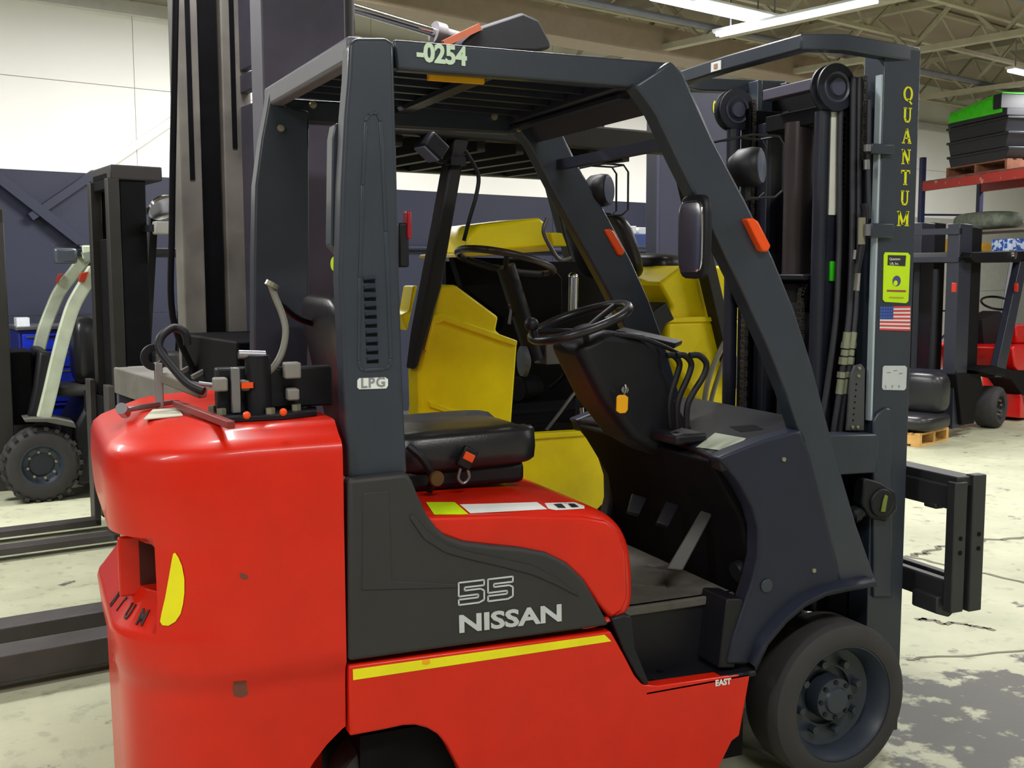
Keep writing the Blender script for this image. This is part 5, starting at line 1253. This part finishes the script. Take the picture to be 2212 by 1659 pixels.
pe = pallet(Pf, 'pale wooden pallet on the floor left of the red forklift', -.08, .0, 0, .64, .40, 0, WOOD)
st = Pf.root('seat', 'black spare forklift seat lying on the pale pallet', 'seat'); st.location = Pf.M @ Vector((.23, .16, .131)); st.rotation_euler = (0, 0, Pf.yaw)
mb = MB(); rbox(mb, (-.32, .30), (-.24, .22), (.0, .17), .5); mb.build('cushion', VINYL, st, smooth=60)
mb = MB(); rbox(mb, (-.02, .27), (-.22, .20), (.15, .56), .5); bkk = mb.build('backrest', VINYL, st, smooth=60)
for k in range(4): MB().tube([(.03+k*.0, -.2, .24+k*.07), (.012, 0, .24+k*.07), (.03, .2, .24+k*.07)], .008, 6).build('seam', mat('seam_grey', (60, 62, 72), .5), bkk)
# ------------------------------------------------------------------ pallet rack and what lies on it
def pd(px, py, depth): return CAM + (RX*((px-CX)/FPX) - UP*((py-CY)/FPX) + LK)*depth
l = pd(1992, 405, 17.0); r = pd(2212, 374, 14.6)
Kf = Frame(l.x, l.y, math.atan2(r.y-l.y, r.x-l.x))
zb = Kf.P(1992, 413, 0).z
rk = Kf.root('pallet_rack', 'tall pallet rack with red beams and dark blue uprights at the right edge', 'rack')
RB = mat('red_rack_beam', (170, 48, 40), .45, spots=((190, 150, 140), 7, .62, .68)); UPR = mat('navy_rack_upright', (40, 44, 84), .5)
LR = 3.9
for y in (0, 1.0):
    MB().box((0, LR), (y, y+.05), (zb, zb+.15)).build('beam', RB, rk, bevel=.004)
    MB().box((0, LR), (y, y+.05), (zb-1.1, zb-.99)).build('beam', RB, rk, bevel=.004)
    for x in (-.09, LR): MB().box((x, x+.09), (y-.01, y+.06), (0, zb+.52)).build('upright', UPR, rk, bevel=.004)
for x in (-.07, LR+.02):
    for k in range(4): MB().bar((x+.02, .05, .3+k*.75), (x+.02, 1.0, .3+(k+1)*.75 if k % 2 == 0 else .3+(k)*.75+.0), .03, .03).build('frame_brace', UPR, rk)
for k in range(12): MB().box((.05+k*.27, .28+k*.27), (.0, 1.05), (zb+.13, zb+.15)).build('deck_board', mat('grey_deck_board', (120, 112, 104), .7), rk)
for k in range(12): MB().box((.05+k*.27, .28+k*.27), (.0, 1.05), (zb-.99, zb-.97)).build('deck_board', mat('grey_deck_board', (120, 112, 104)), rk)
zs = zb+.15
xp = Kf.P(2045, 380, .05).x
pallet(Kf, 'old brown pallet on the top level of the red-beamed rack', xp, .04, zs, 1.45, .95, 0, WOODD, h=.15)
TRY = mat('black_tray', (30, 32, 40), .45)
zz = zs+.15
for k, (h, dx, lb) in enumerate(((.17, .0, 'black tray stack on the rack pallet, lowest layer'), (.21, -.02, 'black tray on the rack, second layer of the stack'), (.21, -.04, 'black tray on the rack, directly under the lime green lid'))):
    e = bpy.data.objects.new('tray', None); COL.objects.link(e); e.location = Kf.M @ Vector((xp+dx, .06, zz)); e.rotation_euler = (0, 0, Kf.yaw); meta(e, lb, 'tray', 'black trays stacked on the rack pallet')
    MB().prism([(.04, 0), (1.35, 0), (1.42, h-.03), (-.02, h-.03)], .02, .9).build('tub', TRY, e, bevel=.01)
    MB().box((-.04, 1.44), (.0, .92), (h-.04, h-.004)).build('rim', TRY, e, bevel=.008)
    zz += h
e = bpy.data.objects.new('ribbed_lid', None); COL.objects.link(e); e.location = Kf.M @ Vector((xp+.0, .04, zz)); e.rotation_euler = (math.radians(0), 0, Kf.yaw)
meta(e, 'lime green ribbed lid topping the black trays on the rack', 'lid')
MB().prism([(0, 0), (1.4, .0), (1.4, .10), (0, .06)], .0, .9).build('frame', TRY, e, bevel=.006)
MB().prism([(.02, .06), (1.3, .05), (1.3, .33), (.06, .20)], -.02, .85).build('green_shell', LIME, e, bevel=.01)
for k in range(5): MB().box((.1+k*.21, .26+k*.21), (-.035, .8), (.10+k*.022, .17+k*.022)).build('rib', LIME, e, bevel=.006)
MB().box((1.15, 1.33), (-.05, .7), (.10, .30)).build('dark_handle', TRY, e, bevel=.01)
# lower level
z2 = zb-.97
def kthing(name, label, cat, px, w, d, h, m, y=.1, shape='box', z=None):
    x = Kf.P(px, 500, y).x; mb = MB()
    if shape == 'box': mb.box((0, w), (0, d), (0, h))
    elif shape == 'roll': mb.cyl((0, d/2, h/2), (w, d/2, h/2), h/2, 18)
    else: rbox(mb, (0, w), (0, d), (0, h), .6)
    o = mb.build(name, m, None, bevel=.01 if shape == 'box' else 0, smooth=50); o.location = Kf.M @ Vector((x, y, (z2 if z is None else z))); o.rotation_euler = (0, 0, Kf.yaw)
    return meta(o, label, cat)
kthing('carton', 'white carton with blue print on the lower rack level', 'box', 2143, .42, .3, .18, mat('blue_white_carton', (190, 205, 225), .5, spots=((40, 80, 170), 14, .48, .52)))
kthing('tape_roll', 'orange-yellow roll left of the blue-printed white carton', 'roll', 2112, .12, .14, .14, mat('ochre_roll', (205, 150, 40), .6), shape='roll')
kthing('paint_can', 'ochre can on the lower rack level between the red truck mast rails', 'can', 2042, .14, .14, .22, mat('ochre_can', (190, 150, 50), .5))
MB().box((.12, 2.3), (.2, .95), (z2+.30, z2+.33)).build('shelf_board', mat('grey_deck_board', (120, 112, 104)), rk)
kthing('folded_tarpaulin', 'grey-green folded tarpaulin lying on the rack under the red beam', 'tarpaulin', 2042, 1.2, .6, .28, mat('grey_green_tarp', (104, 112, 100), .6, noise=.35, scale=12, bump=.4, bscale=14), y=.22, shape='soft', z=z2+.33)
# wood blocks by the front mast's right edge
q = W0.at(1985, 905, 2, 0)
# ------------------------------------------------------------------ bench with blue and white goods by the back wall
q = pd(1345, 520, 9.5)
Bn = Frame(q.x, q.y, WYAW)
bt = Bn.root('workbench', 'blue-edged workbench against the navy wall, seen beyond the yellow truck', 'workbench')
zt = Bn.P(1400, 505, 0).z
MB().box((0, 1.4), (0, .6), (zt-.10, zt)).build('worktop', mat('blue_worktop', (48, 66, 130), .5), bt, bevel=.01)
for x in (.03, 1.31):
    for y in (.03, .51): MB().box((x, x+.06), (y, y+.06), (0, zt-.10)).build('leg', NAVYD, bt)
MB().box((.05, 1.35), (.05, .55), (.4, .43)).build('shelf', NAVYD, bt)
for k, (x, w, h, lb, cat) in enumerate(((.05, .22, .07, 'white carton on the workbench, leftmost of three', 'box'), (.30, .18, .06, 'low white carton in the middle of the workbench', 'box'), (.74, .10, .12, 'upright white carton at the right end of the workbench', 'box'))):
    o = MB().box((0, w), (0, .2), (0, h)).build('carton', WHC, None, bevel=.004); o.location = Bn.M @ Vector((x, .1, zt)); o.rotation_euler = (0, 0, Bn.yaw); meta(o, lb, cat, 'cartons on the workbench')
